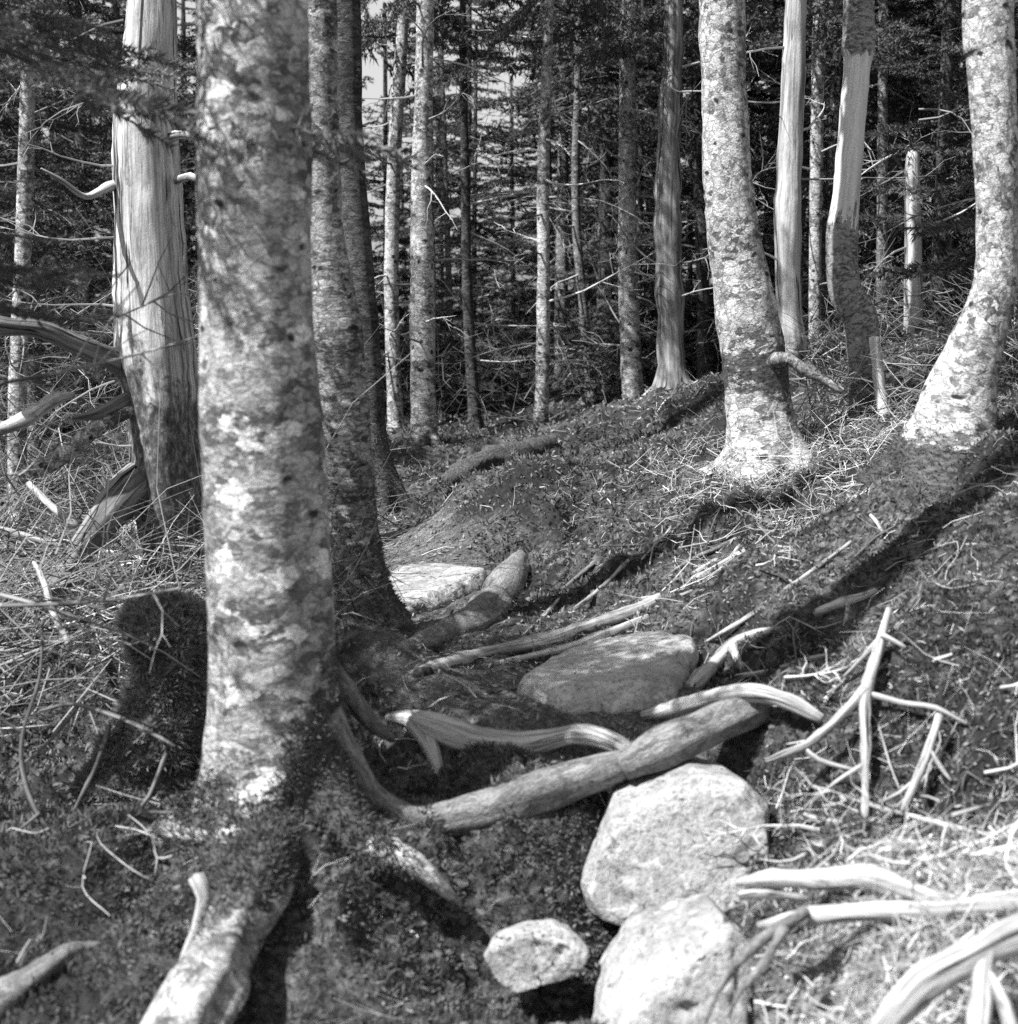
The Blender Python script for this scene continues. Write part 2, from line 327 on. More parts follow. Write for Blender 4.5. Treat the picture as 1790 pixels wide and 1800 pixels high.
def mat_rock(name, a, b, dark=0.05):
    M = MT(name); co = M.coord('obj'); n1 = M.noise(co, 7, 5, 0.65, 0.5); n2 = M.noise(co, 70, 4, 0.75); n3 = M.noise(co, 190, 2, 0.6); n5 = M.noise(M.coord('obj', (1, 1, 2.5)), 11, 4, 0.6, 1.2)
    c = M.ramp(n1, (0.32, a), (0.62, b)); c = M.mix(M.ramp(n2, (0.34, 0.8), (0.5, 0.0)), c, a * 0.4); c = M.mix(M.ramp(n3, (0.6, 0.0), (0.72, 0.6)), c, b * 1.2)
    cr = M.ramp(n5, (0.488, 0.0), (0.498, 0.95), (0.508, 0.0)); c = M.mix(M.math('MULTIPLY', cr, M.ramp(n1, (0.4, 0.0), (0.55, 1.0))), c, dark)
    c = M.mix(M.ramp(M.noise(co, 4.5, 6, .7, .8), (.52, 0.0), (.64, .65)), c, a * .55); c = M.mix(M.ramp(M.noise(co, 20, 3, .5, .6), (.60, 0.0), (.63, .55)), c, b * 1.25); c = M.mix(M.ramp(M.noise(co, 26, 4, .6, .6), (.62, 0.0), (.66, .7)), c, a * .3); nb = M.bump(n1, 0.5, 0.03); nb = M.bump(n2, 0.75, 0.01, nb); nb = M.bump(n3, 0.4, 0.004, nb)
    return M.done(c, nb)
def mat_floor():
    M = MT("forest_floor_soil"); co = M.coord('pos'); n1 = M.noise(co, 3.2, 5, 0.65, 0.5); n2 = M.noise(co, 40, 5, 0.75); n3 = M.noise(co, 150, 3, 0.7)
    moss = M.ramp(n2, (0.3, 0.006), (0.7, 0.035)); lit = M.ramp(n2, (0.35, 0.015), (0.5, 0.07), (0.68, 0.22))
    c = M.mix(M.ramp(n1, (0.46, 0.0), (0.6, 0.8)), moss, lit)
    pth = M.ramp(n3, (0.34, 0.03), (0.5, 0.13), (0.68, 0.32)); pth = M.mix(M.ramp(M.noise(co, 18, 5, .75, .6), (.42, .75), (.58, 0.0)), pth, .035); c = M.mix(M.attr('path').outputs["Fac"], c, pth)
    dry = M.ramp(n2, (0.3, 0.12), (0.6, 0.45)); c = M.mix(M.math('MULTIPLY', M.attr('dry').outputs["Fac"], 0.8), c, dry)  # pale dry litter tone that also carries painted sunlight
    nb = M.bump(n2, 0.9, 0.02); nb = M.bump(n3, 0.7, 0.006, nb); return M.done(c, nb)

m_fore = mat_bark("bark_foreground", 0.10, 0.31, 0.47, 1.5, 0.55, 0.575, 1.0, 0.70, knots=.09)
m_lich = mat_bark("bark_lichen", 0.05, 0.17, 0.36, 1.7, 0.53, 0.60, 1.3, 0.52)
m_pale = mat_bark("bark_pale", 0.09, 0.34, 0.60, 1.6, 0.53, 0.6, 0.9, 0.62)
m_mid = mat_bark("bark_grey", 0.06, 0.17, 0.32, 2.2, 0.56, 0.63, 1.3, 0.45)
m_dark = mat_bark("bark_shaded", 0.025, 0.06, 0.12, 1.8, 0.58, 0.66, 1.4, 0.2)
m_snag = mat_wood("bleached_snag_wood", 0.10, 0.32, 0.54, 1.2, 0.09)
m_grey = mat_wood("grey_snag_wood", 0.03, 0.10, 0.20, 1.6, 0.07)
m_furr = mat_wood("furrowed_snag_wood", 0.06, 0.18, 0.36, 1.4, 0.08)
m_bone = mat_wood("bleached_root_wood", 0.10, 0.27, 0.46, 3.0, 0.07)
m_peel = mat_wood("peeled_wood", 0.34, 0.46, 0.56, 1.2, 0.2)
m_ptree = mat_peel("bark_part_peeled")
m_root = mat_bark("root_bark", 0.13, 0.20, 0.27, 2.6, 0.58, 0.70, 0.3, 0.33, knots=0.0)
m_moss = mat_rnd("moss_leaves", 0.012, 0.21, 0.9, 0.15)
m_mossl = mat_rnd("pale_moss_leaves", 0.02, 0.17, 0.9, 0.15)
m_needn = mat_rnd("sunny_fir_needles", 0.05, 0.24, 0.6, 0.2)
m_mossd = mat_rnd("dark_moss_leaves", 0.006, 0.13, 0.9, 0.1)
m_stump = mat_rnd("stump_moss_leaves", 0.05, 0.34, 0.9, 0.15)
m_dry = mat_rnd("sunlit_dry_moss_leaves", 0.08, 0.46, 0.9, 0.15)  # dry moss, brightened in colour to look sunlit
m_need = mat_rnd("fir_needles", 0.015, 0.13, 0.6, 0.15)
m_twig = mat_rnd("dead_twigs", 0.05, 0.32)
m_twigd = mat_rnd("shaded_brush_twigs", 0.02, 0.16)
m_twigp = mat_rnd("bleached_twigs", 0.22, 0.62)
m_leaf = mat_rnd("leaf_litter", 0.05, 0.32, 0.7, 0.2)
m_rock = mat_rock("granite_pale", 0.19, 0.38)
m_rockg = mat_rock("granite_grey", 0.26, 0.42)
m_floor = mat_floor()

# ------------------------------------------------------------------ ground sheet
def sunlit_dry_mask(x, y):
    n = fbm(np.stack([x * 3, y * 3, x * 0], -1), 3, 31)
    near = (1 - sstep(2.75, 3.3, y)) * sstep(0.35, 0.7, x)  # lower right corner: pale dry litter with sunlit brightness put into its colour
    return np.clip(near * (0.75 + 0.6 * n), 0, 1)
af = np.linspace(-0.5, 0.5, 390); ac = np.linspace(0.5, 2 * np.pi - 0.5, 70)[1:-1]
th = np.concatenate([af, ac]); rr = np.concatenate([[0.3, 0.8, 1.3, 1.7], np.geomspace(2.0, 16, 400), np.geomspace(16.3, 900, 40)])
X = rr[:, None] * np.sin(th)[None]; Y = rr[:, None] * np.cos(th)[None]
Z = np.empty_like(X)
Z[:] = ground(X, Y)
nr_, na_ = X.shape; V = np.stack([X, Y, Z], -1).reshape(-1, 3)
i = np.arange(nr_ - 1)[:, None] * na_; j = np.arange(na_)[None]; jn = (j + 1) % na_
Fg = np.stack([i + j, i + na_ + j, i + na_ + jn, i + jn], -1).reshape(-1, 4)
V = np.concatenate([V, [[0, 0, float(ground(np.array(0.), np.array(0.)))]]]); jj = np.arange(na_)
F3 = np.stack([jj, (jj + 1) % na_, np.full(na_, len(V) - 1)], -1)[:, ::-1]
floor = mesh_obj("forest_floor", V, [Fg, F3], m_floor, None, None, {'path': path_mask(V[:, 0], V[:, 1]), 'dry': sunlit_dry_mask(V[:, 0], V[:, 1])})
tag(floor, kind="structure")

# ------------------------------------------------------------------ fir boughs, dead branches (segment lists)
def bough(L, rng, ndl, nw, per_m, gap=0.055, droop=0.18):
    S = []                                            # (a, b, r)
    def zc(t): return -droop * L * (1.6 * t - 1.0 * t * t)
    K = 7; main = [np.array([L * t, 0.03 * L * math.sin(5 * t + rng.random() * 6), zc(t)]) for t in np.linspace(0, 1, K + 1)]
    for k in range(K): S.append((main[k], main[k+1], 0.008 * L * (1 - k / K) + 0.0015, 0.15 + 0.85 * (k > 1)))
    n = int(L / gap)
    for k in range(n):
        t = 0.14 + 0.86 * k / n; sd = 1 if k % 2 else -1; p = np.array([np.interp(t, np.linspace(0, 1, K+1), [m[c] for m in main]) for c in range(3)])
        l = (0.42 * L * (1 - t) ** 0.75 + 0.05) * rng.uniform(0.6, 1.1); a = radians(rng.uniform(42, 62)); 
        d = np.array([math.cos(a), sd * math.sin(a), rng.uniform(-0.25, 0.1)]); q = p + d * l * 0.55; e = q + (d + np.array([0.15, 0, -0.12])) * l * 0.45
        S += [(p, q, 0.0022, 1), (q, e, 0.0014, 1)]
        m = int(l / 0.06)
        for h in range(m):
            s = (h + 1) / (m + 1); b = p + (e - p) * s; sd2 = 1 if h % 2 else -1; l2 = 0.4 * l * (1 - s) + 0.035; a2 = math.atan2(d[1], d[0]) + sd2 * radians(45)
            S.append((b, b + np.array([math.cos(a2), math.sin(a2), rng.uniform(-0.25, 0.15)]) * l2, 0.001, 1))
    Aa = np.array([s[0] for s in S]); Bb = np.array([s[1] for s in S]); r = np.array([s[2] for s in S]); wt = np.array([s[3] for s in S])
    ln = np.linalg.norm(Bb - Aa, axis=1) * wt; cnt = rng.poisson(ln * per_m); idx = np.repeat(np.arange(len(S)), cnt); m = len(idx); f = rng.random(m)[:, None]
    pos = Aa[idx] * (1 - f) + Bb[idx] * f; T = (Bb - Aa)[idx]; T /= np.linalg.norm(T, axis=1)[:, None] + 1e-9
    lat = np.cross(T, np.array([[0, 0, 1.0]])); lat /= np.linalg.norm(lat, axis=1)[:, None] + 1e-9
    ph = rng.uniform(0, 2 * np.pi, m)[:, None]; out = lat * np.cos(ph) + np.array([[0, 0, 1.0]]) * np.sin(ph) * 0.85
    d = out * 0.85 + T * 0.6; s = np.cross(d, rng.normal(0, 1, (m, 3))); s /= np.linalg.norm(s, axis=1)[:, None]
    l = ndl * rng.uniform(0.7, 1.25, m)[:, None]
    NV = np.stack([pos - s * nw / 2, pos + s * nw / 2, pos + d * l], 1)
    ks = r > .0012
    return (Aa[ks], Bb[ks], r[ks], np.maximum(r[ks] * 0.7, 0.0007)), NV
def dead_branch(L, rng, r0, nt=5, curl=0.25, sub=1):
    """dead conifer branch in local frame, growing along +x; list of segments"""
    K = 6; P0 = np.zeros(3); d = np.array([1.0, 0, 0]); S = []; cy = rng.normal(0, curl); cz = rng.uniform(-0.35, 0.45) * curl * 3; pts = [P0]
    for k in range(K):
        d = d + np.array([0, cy * 0.35, cz * 0.3]) + rng.normal(0, 0.10, 3); d /= np.linalg.norm(d); pts.append(pts[-1] + d * L / K)
        S.append((pts[-2], pts[-1], r0 * (1 - 0.85 * k / K), r0 * (1 - 0.85 * (k + 1) / K)))
    for h in range(nt):
        k = rng.integers(1, K); f = rng.random(); b = pts[k] * (1 - f) + pts[k+1] * f; dd = pts[k+1] - pts[k]; dd /= np.linalg.norm(dd)
        sd = rng.normal(0, 1, 3); sd[2] *= 0.5; e = dd * 0.8 + sd / np.linalg.norm(sd); e /= np.linalg.norm(e); l = L * rng.uniform(0.12, 0.4); rr = r0 * 0.45
        q = b
        for w in range(3):
            e2 = e + rng.normal(0, 0.2, 3); e2 /= np.linalg.norm(e2); q2 = q + e2 * l / 3; S.append((q, q2, rr, rr * 0.7)); rr *= 0.7
            if sub and rng.random() < 0.6:
                x = rng.normal(0, 1, 3) + e2; x /= np.linalg.norm(x); S.append((q2, q2 + x * l * 0.3, rr * 0.7, rr * 0.35))
            q = q2
    return tuple(np.array([s[c] for s in S]) for c in range(4))
def rot_to(d, roll=0.0):
    """matrix taking +x to direction d, keeping local z near up"""
    d = np.asarray(d, float); d = d / np.linalg.norm(d); up = np.array([0, 0, 1.0]); y = np.cross(up, d)
    y = y / np.linalg.norm(y) if np.linalg.norm(y) > 1e-6 else np.array([0, 1.0, 0]); z = np.cross(d, y)
    y2 = y * math.cos(roll) + z * math.sin(roll); return np.stack([d, y2, np.cross(d, y2)], 1)
def place_segs(lst):
    A_, B_, a_, b_ = [], [], [], []
    for (S, M, o, sc) in lst:
        A_.append(S[0] @ M.T * sc + o); B_.append(S[1] @ M.T * sc + o); a_.append(S[2] * max(sc, 0.6)); b_.append(S[3] * max(sc, 0.6))
    return np.concatenate(A_), np.concatenate(B_), np.concatenate(a_), np.concatenate(b_)
def segs_obj(name, lst, mat, parent, rng, sides=3, origin=None, lo=0.0, hi=1.0):
    a, b, ra, rb = place_segs(lst); V, F = segs_mesh(a, b, ra, rb, sides)
    return mesh_obj(name, V, F, mat, parent, origin, {'rnd': np.repeat(rng.uniform(lo, hi, len(a)), 2 * sides)}, smooth=False)
def crown_obj(name, lst, mat, parent, rng, origin=None):
    """lst: (bough, M, o, sc). needles and stems in one crown mesh"""
    Vn = np.concatenate([(b[1].reshape(-1, 3) @ M.T * sc + o) for (b, M, o, sc) in lst]); nt = len(Vn) // 3
    a, bb, ra, rb = place_segs([(b[0], M, o, sc) for (b, M, o, sc) in lst]); V2, F2 = segs_mesh(a, bb, ra, rb, 3)
    br = np.concatenate([np.full(len(b[1]), rng.uniform(0, 0.5)) for (b, M, o, sc) in lst]) + rng.uniform(0, 0.5, nt)
    rn = np.concatenate([np.repeat(br, 3), np.full(len(V2), 0.3)])
    return mesh_obj(name, np.concatenate([Vn, V2]), [np.arange(nt * 3).reshape(-1, 3), F2 + nt * 3], mat, parent, origin, {'rnd': rn}, smooth=False)

R0 = np.random.default_rng(7)
BF = [bough(L, R0, 0.043, 0.0135, 140, 0.085, dr) for L, dr in ((0.8, .15), (0.95, .3), (1.1, .05), (1.2, .25))]     # for trees 9 m and farther
BN = [bough(L, R0, 0.023, 0.0052, 430, 0.055, dr) for L, dr in ((0.8, .18), (1.0, .3), (1.15, .12))]                 # for trees nearer than that
DB = [dead_branch(L, R0, 0.0075, nt, c) for L, nt, c in ((0.5, 4, .2), (0.7, 6, .3), (0.8, 8, .25), (0.9, 7, .35), (0.6, 5, .45), (1.0, 9, .2))]

def crown_list(zb, zt, rad, nb, protos, rng, axis=lambda z: (0.0, 0.0)):
    out = []
    for k in range(nb):
        f = (k + rng.random()) / nb; z = zb + (zt - zb) * f; a = k * 2.39996 + rng.normal(0, .3); b = protos[rng.integers(len(protos))]
        ext = b[0][1][:, 0].max(); sc = rad * (1.02 - f) ** 0.8 * rng.uniform(0.7, 1.15) / ext + 0.06; up = rng.uniform(-0.35, 0.15) + 0.5 * f
        ax = axis(z); out.append((b, rot_to((math.cos(a), math.sin(a), up), rng.normal(0, .2)), np.array([ax[0], ax[1], z]), sc))
    return out
def dead_list(zb, zt, nb, rng, axis=lambda z: (0.0, 0.0), rs=(0.6, 1.15)):
    out = []
    for k in range(nb):
        z = rng.uniform(zb, zt); a = rng.uniform(0, 6.283); b = DB[rng.integers(len(DB))]; ax = axis(z)
        out.append((b, rot_to((math.cos(a), math.sin(a), rng.uniform(-.35, .3)), rng.uniform(0, 6.28)), np.array([ax[0], ax[1], z]), rng.uniform(*rs)))
    return out

# ------------------------------------------------------------------ thicket firs (variants, then copies)
def make_fir(seed, H, r, zc, rad, nb, nd):
    rng = np.random.default_rng(seed); root = bpy.data.objects.new("fir_tree", None); scene.collection.objects.link(root)
    lean = rng.normal(0, .02, 2); ax = lambda z: (lean[0] * z, lean[1] * z)
    pts = [[ax(z)[0], ax(z)[1], z] for z in (-.25, 0, .3, 1.2, 2.5, 4, H)]
    Vt, Ft, tc, al = tube(pts, [r * 1.5, r * 1.35, r * 1.1, r, r * .8, r * .55, r * .1], 10, 0.15, 0.08, 8, seed)
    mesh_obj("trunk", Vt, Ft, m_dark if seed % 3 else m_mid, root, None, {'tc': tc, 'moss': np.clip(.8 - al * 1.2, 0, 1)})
    tag(segs_obj("dead_branches", dead_list(.2, zc + .5, nd, rng, ax), m_twig, root, rng, 3), kind="stuff")
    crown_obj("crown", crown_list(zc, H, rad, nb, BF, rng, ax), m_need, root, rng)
    return root
firs = [make_fir(41, 7.0, .07, 2.1, 1.15, 75, 55), make_fir(42, 6.2, .06, 1.7, 1.05, 70, 60), make_fir(43, 7.6, .085, 2.6, 1.3, 80, 60), make_fir(44, 5.0, .05, 1.2, .95, 65, 45), make_fir(45, 6.6, .065, 2.9, 1.0, 55, 75)]
firs += [make_fir(47, 2.8, .03, .12, .95, 60, 14), make_fir(48, 3.6, .035, .3, 1.0, 60, 30)]
def copy_tree(o, parent=None):
    c = o.copy(); scene.collection.objects.link(c); c.parent = parent
    for ch in [x for x in scene.objects if x.parent == o]: copy_tree(ch, c)
    return c
FIRS = [ # u at base, distance, variant, scale
 (60,11,1,1.0),(-60,9.5,3,1.0),(160,13,0,1.0),(230,15.5,2,1.0),(420,13,1,1.1),(500,16,0,1.0),(-150,14,2,1),(330,19,3,1.2),(90,18,4,1.1),
 (815,15.5,1,1.0),(770,18,4,1.0),(985,15,4,1.05),(1065,14.2,2,1.0),(1020,17.5,1,1.1),(1140,15.5,0,1.05),(1090,19,3,1.3),(1045,22,2,1.1),
 (1300,12.5,1,1.0),(1345,15,0,1.1),(1390,13,4,1.0),(1440,11.5,3,1.0),(1480,14,2,1.0),(1545,12,1,1.0),(1600,15,0,1),(1640,11.5,2,1),(1700,13,4,1.0),(1770,11,1,1.0),(1850,9.5,3,1.1),(1900,13,2,1),
 (1420,18,2,1.1),(1540,19,4,1.1),(1680,18,2,1.1),(440,23,4,1.1),(260,24,2,1.1),(120,24,0,1.1),(-40,20,2,1.1)]
LOW = np.random.default_rng(17)
for k in range(44):
    u = -60 + 1960 * (k + LOW.random()) / 44; FIRS.append((u, LOW.uniform(13.0, 20) if 640 < u < 1230 else LOW.uniform(12, 18), 5 + k % 2, LOW.uniform(.75, 1.25)))
FO = []
used = set(); rngp = np.random.default_rng(3)
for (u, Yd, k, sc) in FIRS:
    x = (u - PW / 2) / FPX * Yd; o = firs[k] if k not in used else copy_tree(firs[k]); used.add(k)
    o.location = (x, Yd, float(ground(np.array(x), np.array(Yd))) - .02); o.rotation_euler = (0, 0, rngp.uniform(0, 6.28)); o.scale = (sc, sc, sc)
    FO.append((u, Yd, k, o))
ZONES = [(-300, 110, "at the far left edge"), (110, 330, "behind the bleached left snag"), (330, 560, "hidden behind the foreground trunk"), (560, 730, "behind the slim pale trunk"), (730, 880, "right of the bright straight trunk"),
 (880, 1000, "behind the thin pale middle trunk"), (1000, 1110, "left of the straight grey trunk"), (1110, 1250, "around the furrowed dead trunk"), (1250, 1370, "behind the big leaning trunk"), (1370, 1500, "behind the white snag"),
 (1500, 1640, "right of the peeled trunk"), (1640, 2200, "behind the hooked edge trunk")]
ORD = ["nearest", "second nearest", "third nearest", "fourth nearest", "fifth nearest", "sixth nearest", "seventh nearest", "eighth nearest"]
for (a0, a1, zn) in ZONES:
    for tall in (True, False):
        for i_, (u, Yd, k, o) in enumerate(sorted([f for f in FO if a0 <= f[0] < a1 and (f[2] < 5) == tall], key=lambda f: f[1])):
            tag(o, ORD[i_] + (" tall dark thicket fir " if tall else " low bushy fir ") + zn, "fir tree", "thicket firs")

# ------------------------------------------------------------------ trunks traced at their own distances
def moss_blades(name, V, F, n, wfun, parent, origin, rng, ln=0.014, wd=0.004, mat=None, spread=0.7):
    p, nr = sample_mesh(V, F, n, rng, wfun)
    if not len(p): return None
    Vb, Fb = blades(p - nr * ln * 0.2, nr, ln * rng.uniform(.6, 1.5, len(p)), wd, rng, spread)
    cl = 0.5 + 0.5 * fbm(p * 14, 2, 77)
    o = mesh_obj(name, Vb, Fb, mat or m_mossd, parent, origin, {'rnd': np.repeat(np.clip(0.6 * cl + 0.5 * rng.random(len(p)), 0, 1), 4)}, smooth=False)
    return tag(o, kind="stuff")
def add_branch(parent, origin, p, d, L, r0, seed, mat, nt=5, curl=.3, name="branch", lo=.3, hi=.8, sides=5):
    rng = np.random.default_rng(seed); S = dead_branch(L, rng, r0, nt, curl)
    return segs_obj(name, [(S, rot_to(d, rng.uniform(0, 6.28)), np.asarray(p), 1.0)], mat, parent, rng, sides, origin, lo, hi)
def tree(name, label, cat, tr, Yd, mat, seg=28, step=.05, flare=(.05, 4, 0.), top=7.0, moss=(0, .3), seed=1, crown=None, dead=0, dz=(.5, 3.0), namp=.06, mossn=0, group=None, bumps=0.0, mossfun=None, rag=False, ridge=.06, peel=None, tiltY=0.0, dr=(.4, .9), ext=.8):
    """tr: list of (u, v, width px) from base to top in the photograph"""
    rng = np.random.default_rng(seed); pts = [P(u, v, Yd + tiltY * i) for i, (u, v, w) in enumerate(tr)]; rad = [PR(w, u, v, Yd) for (u, v, w) in tr]
    base = pts[0].copy(); zg = float(ground(np.array(base[0]), np.array(base[1])))
    pts = [np.array([base[0], base[1], min(zg, base[2]) - .22])] + pts; rad = [rad[0] * 1.12] + rad
    if top and pts[-1][2] < top:
        a, b = pts[-1], pts[-3]; d = (a - b) / (a[2] - b[2]); z = a[2]; z0 = z; r0 = rad[-1]
        for f in (.33, .66, 1.0):
            zz = z0 + (top - z0) * f; pts.append(np.array([a[0] + d[0] * (zz - z0) * .5, a[1], zz])); rad.append(r0 * (1 - ext * f))
    root = thing(name, np.array([base[0], base[1], zg]), label, cat, group); org = np.array([base[0], base[1], zg])
    Vt, Ft, tc, al = tube(pts, rad, seg, step, namp, 7, seed, flare=(zg, flare[0], flare[1], flare[2]) if flare else None, rag=rag, bumps=bumps, ridge=ridge)
    h = Vt[:, 2] - zg; mo = moss[0] * np.clip(1 - h / moss[1], 0, 1) if mossfun is None else mossfun(Vt, h)
    mesh_obj("trunk", Vt, Ft, mat, root, org, {'tc': tc, 'moss': mo, **({'peel': peel(Vt, h)} if peel else {})})
    if mossn:
        def wf(c, n):
            hh = c[:, 2] - zg; m = moss[0] * np.clip(1 - hh / moss[1], 0, 1) if mossfun is None else mossfun(c, hh)
            return np.clip((m - .35) * 3 + 1.0 * fbm(c * 9, 2, 5), 0, 1)
        moss_blades("moss", Vt, Ft, mossn, wf, root, org, rng)
    ctr = np.array(pts); axf = lambda z: (np.interp(z, ctr[:, 2], ctr[:, 0]), np.interp(z, ctr[:, 2], ctr[:, 1]))
    rz = lambda z: np.interp(z, ctr[:, 2], rad)
    for k in range(dead):
        z = zg + dz[0] + (dz[1] - dz[0]) * (k + rng.random()) / dead; a = rng.uniform(0, 6.283); ax = axf(z); d = np.array([math.cos(a), math.sin(a), rng.uniform(-.3, .35)])
        add_branch(root, org, np.array([ax[0], ax[1], z]) + d * rz(z) * .7, d, rng.uniform(*dr), .0045 + .0005 * Yd * rng.uniform(.5, 1), seed * 100 + k, m_twigp if rng.random() < .45 else m_twig, rng.integers(2, 7), .35, lo=.2, hi=.8)
    if crown:
        c = bpy.data.objects.new("crown", CROWNS[seed % 2]); scene.collection.objects.link(c); c.parent = root; ax = axf(crown[0]); k = crown[1] / 1.15
        c.location = (ax[0] - org[0], ax[1] - org[1], crown[0] - org[2]); c.scale = (k, k, (top + .3 - crown[0]) / 3.5); c.rotation_euler = (0, 0, seed * 1.7)
    return root, org, axf, rz

# living tops shared by the trees whose crowns rise above the frame
CROWNS = []
for sd_, nb_ in ((301, 55), (302, 42)):
    rg_ = np.random.default_rng(sd_); o_ = crown_obj("crown", crown_list(0, 3.5, 1.15, nb_, BF, rg_), m_need, None, rg_); CROWNS.append(o_.data); bpy.data.objects.remove(o_)
# foreground mottled tree with its roots
def mf_fore(c, h):
    side = sstep(-.62, -.42, c[:, 0]); return np.clip(1.15 * np.clip(1 - h / .55, 0, 1) * (0.35 + .9 * side) + .25 * np.clip(1 - h / .2, 0, 1), 0, 1)
t2, o2, ax2, rz2 = tree("foreground_tree", "thick lichen-mottled trunk in the left foreground with mossy base and spreading roots", "tree",
  [(505,1440,250),(490,1340,240),(480,1200,222),(468,900,212),(449,500,198),(443,0,195)], 3.55, m_fore, 64, .025, (.07, 5, 1.0), 10.5, seed=2, namp=.035, mossn=42000, mossfun=mf_fore, crown=(7.4, .9, 40))
def pxtube(pl, seg=14, step=.025, namp=.08, seed=1, flat=1.0, rag=False, bumps=0.0, vis=False, ridge=.32):
    """pl: (u, v, width px, distance) or (u, v, width px) on the ground"""
    pts, rad = [], []
    for q in pl:
        if len(q) == 4:
            Yq = min(q[3], G(q[0], q[1])[1] - .015) if vis else q[3]
            p = P(q[0], q[1], Yq); r = PR(q[2], q[0], q[1], Yq)
        else:
            p = G(q[0], q[1]); r = PR(q[2], q[0], q[1], p[1]); p = p + np.array([0, 0, r * .1])
        pts.append(p); rad.append(r)
    return tube(pts, rad, seg, step, namp, 9, seed, flat=flat, rag=rag, bumps=bumps, ridge=ridge)
def part_tube(name, pl, mat, parent, org, moss=None, mossn=0, **kw):
    Vt, Ft, tc, al = pxtube(pl, **kw); mo = np.zeros(len(Vt)) if moss is None else moss(Vt, al)
    o = mesh_obj(name, Vt, Ft, mat, parent, org, {'tc': tc, 'moss': mo})
    if mossn: moss_blades("moss", Vt, Ft, mossn, lambda c, n: np.clip(n[:, 2] + .3, 0, 1), parent, org, np.random.default_rng(5))
    return o
fr = [(500,1310,80,3.6),(494,1400,104,3.5),(474,1480,112,3.34),(440,1560,120,3.15),(385,1680,128,2.98),(310,1830,135,2.72),(270,1920,140,2.6)]; zr = P(455, 1525, 3.25)[2]
part_tube("root", fr, m_fore, t2, o2, seed=4, seg=34, namp=.10, bumps=.01, moss=lambda V, a: sstep(zr - .06, zr + .05, V[:, 2]))
Vr_, Fr_, _, _ = pxtube(fr, seg=34, namp=.10, seed=4, bumps=.01)
moss_blades("moss", Vr_, Fr_, 9000, lambda c, n: sstep(zr - .03, zr + .05, c[:, 2] + .03 * vnoise(c * 12, 4)), t2, o2, np.random.default_rng(15), .018, .0045)
part_tube("root", [(570,1260,70,3.5),(615,1330,52,3.52),(655,1395,46,3.55),(720,1435,52,3.58),(800,1438,76,3.6),(900,1412,80,3.63),(1010,1370,72,3.68),(1090,1345,60,3.72),(1130,1330,30,3.76)], m_root, t2, o2, seed=5, seg=24, namp=.09, flat=.95)
part_tube("root", [(575,1170,45,3.6),(615,1220,36,3.68),(650,1268,30,3.76),(690,1300,14,3.82)], m_root, t2, o2, seed=6)
nb_ = [(570,1470,84,3.48),(645,1500,66,3.36),(700,1504,54,3.31),(745,1532,44,3.29),(795,1578,20,3.30)]
part_tube("root", nb_, m_pale, t2, o2, seed=9, seg=22, namp=.16, moss=lambda V, a: 1.1 - sstep(.14, .30, a))
Vr_, Fr_, _, _ = pxtube(nb_, seg=22, namp=.16, seed=9); xr_ = P(700, 1504, 3.31)[0]
moss_blades("moss", Vr_, Fr_, 6000, lambda c, n: 1 - sstep(xr_ - .02, xr_ + .05, c[:, 0] + .03 * vnoise(c * 14, 4)), t2, o2, np.random.default_rng(16), .018, .0045)
part_tube("peeling_bark", [(345,1540,34,3.08),(362,1580,40,3.06),(345,1640,30,3.02),(318,1700,16,2.97)], m_bone, t2, o2, seed=11, flat=.4, namp=.2)

# dead snag on the left
def mf_snag(c, h): return np.clip(np.maximum(.95 - (h - .7) / .55, .33) + .35 * sstep(-1.5, -1.75, c[:, 0]) * (h < 1.3), 0, 1)
t1, o1, ax1, rz1 = tree("dead_snag", "bleached dead snag left of the foreground tree, bare wood above and dark bark below", "dead tree",
  [(312,1045,112),(305,980,108),(292,850,126),(285,720,122),(270,600,128),(264,480,118),(259,330,110),(257,235,104),(260,150,97),(264,60,90),(268,-40,84)], 6.4, m_snag, 44, .04, (.04, 4, .5), 3.6, seed=3, namp=.07, mossfun=mf_snag, bumps=.02, rag=True, ext=.3, ridge=.16)
part_tube("limb", [(232,640,70,6.4),(190,628,44,6.3),(140,610,40,6.2),(70,580,38,6.1),(0,572,34,6.0),(-80,560,30,5.9)], m_grey, t1, o1, seed=12, seg=16, moss=lambda V, a: np.full(len(V), .3))
part_tube("limb", [(240,690,30,6.36),(215,705,24,6.3),(170,728,20,6.2),(128,735,8,6.12)], m_grey, t1, o1, seed=13)
part_tube("limb", [(285,825,80,6.4),(235,860,74,6.3),(185,915,66,6.15),(135,980,58,6.0),(90,1040,44,5.9)], m_grey, t1, o1, seed=14, seg=18, moss=lambda V, a: np.full(len(V), .15))
part_tube("limb_stub", [(296,240,24,6.35),(322,236,16,6.3),(350,242,12,6.25)], m_snag, t1, o1, seed=15)
part_tube("limb_stub", [(310,318,14,6.35),(335,310,14,6.3),(352,318,10,6.26)], m_snag, t1, o1, seed=16)
part_tube("limb_stub", [(215,322,26,6.38),(190,328,18,6.3),(150,345,12,6.2),(110,318,7,6.1),(72,296,4,6.05)], m_snag, t1, o1, seed=17)
for k in range(9):
    z = .9 + .3 * k; add_branch(t1, o1, (ax1(z)[0] - .1, 6.35, z), (-1, -.3 + .07 * k, -.1 + .05 * (k % 3)), .5 + .05 * (k % 4), .006, 900 + k, m_twig, 5, .4, lo=.3, hi=1)

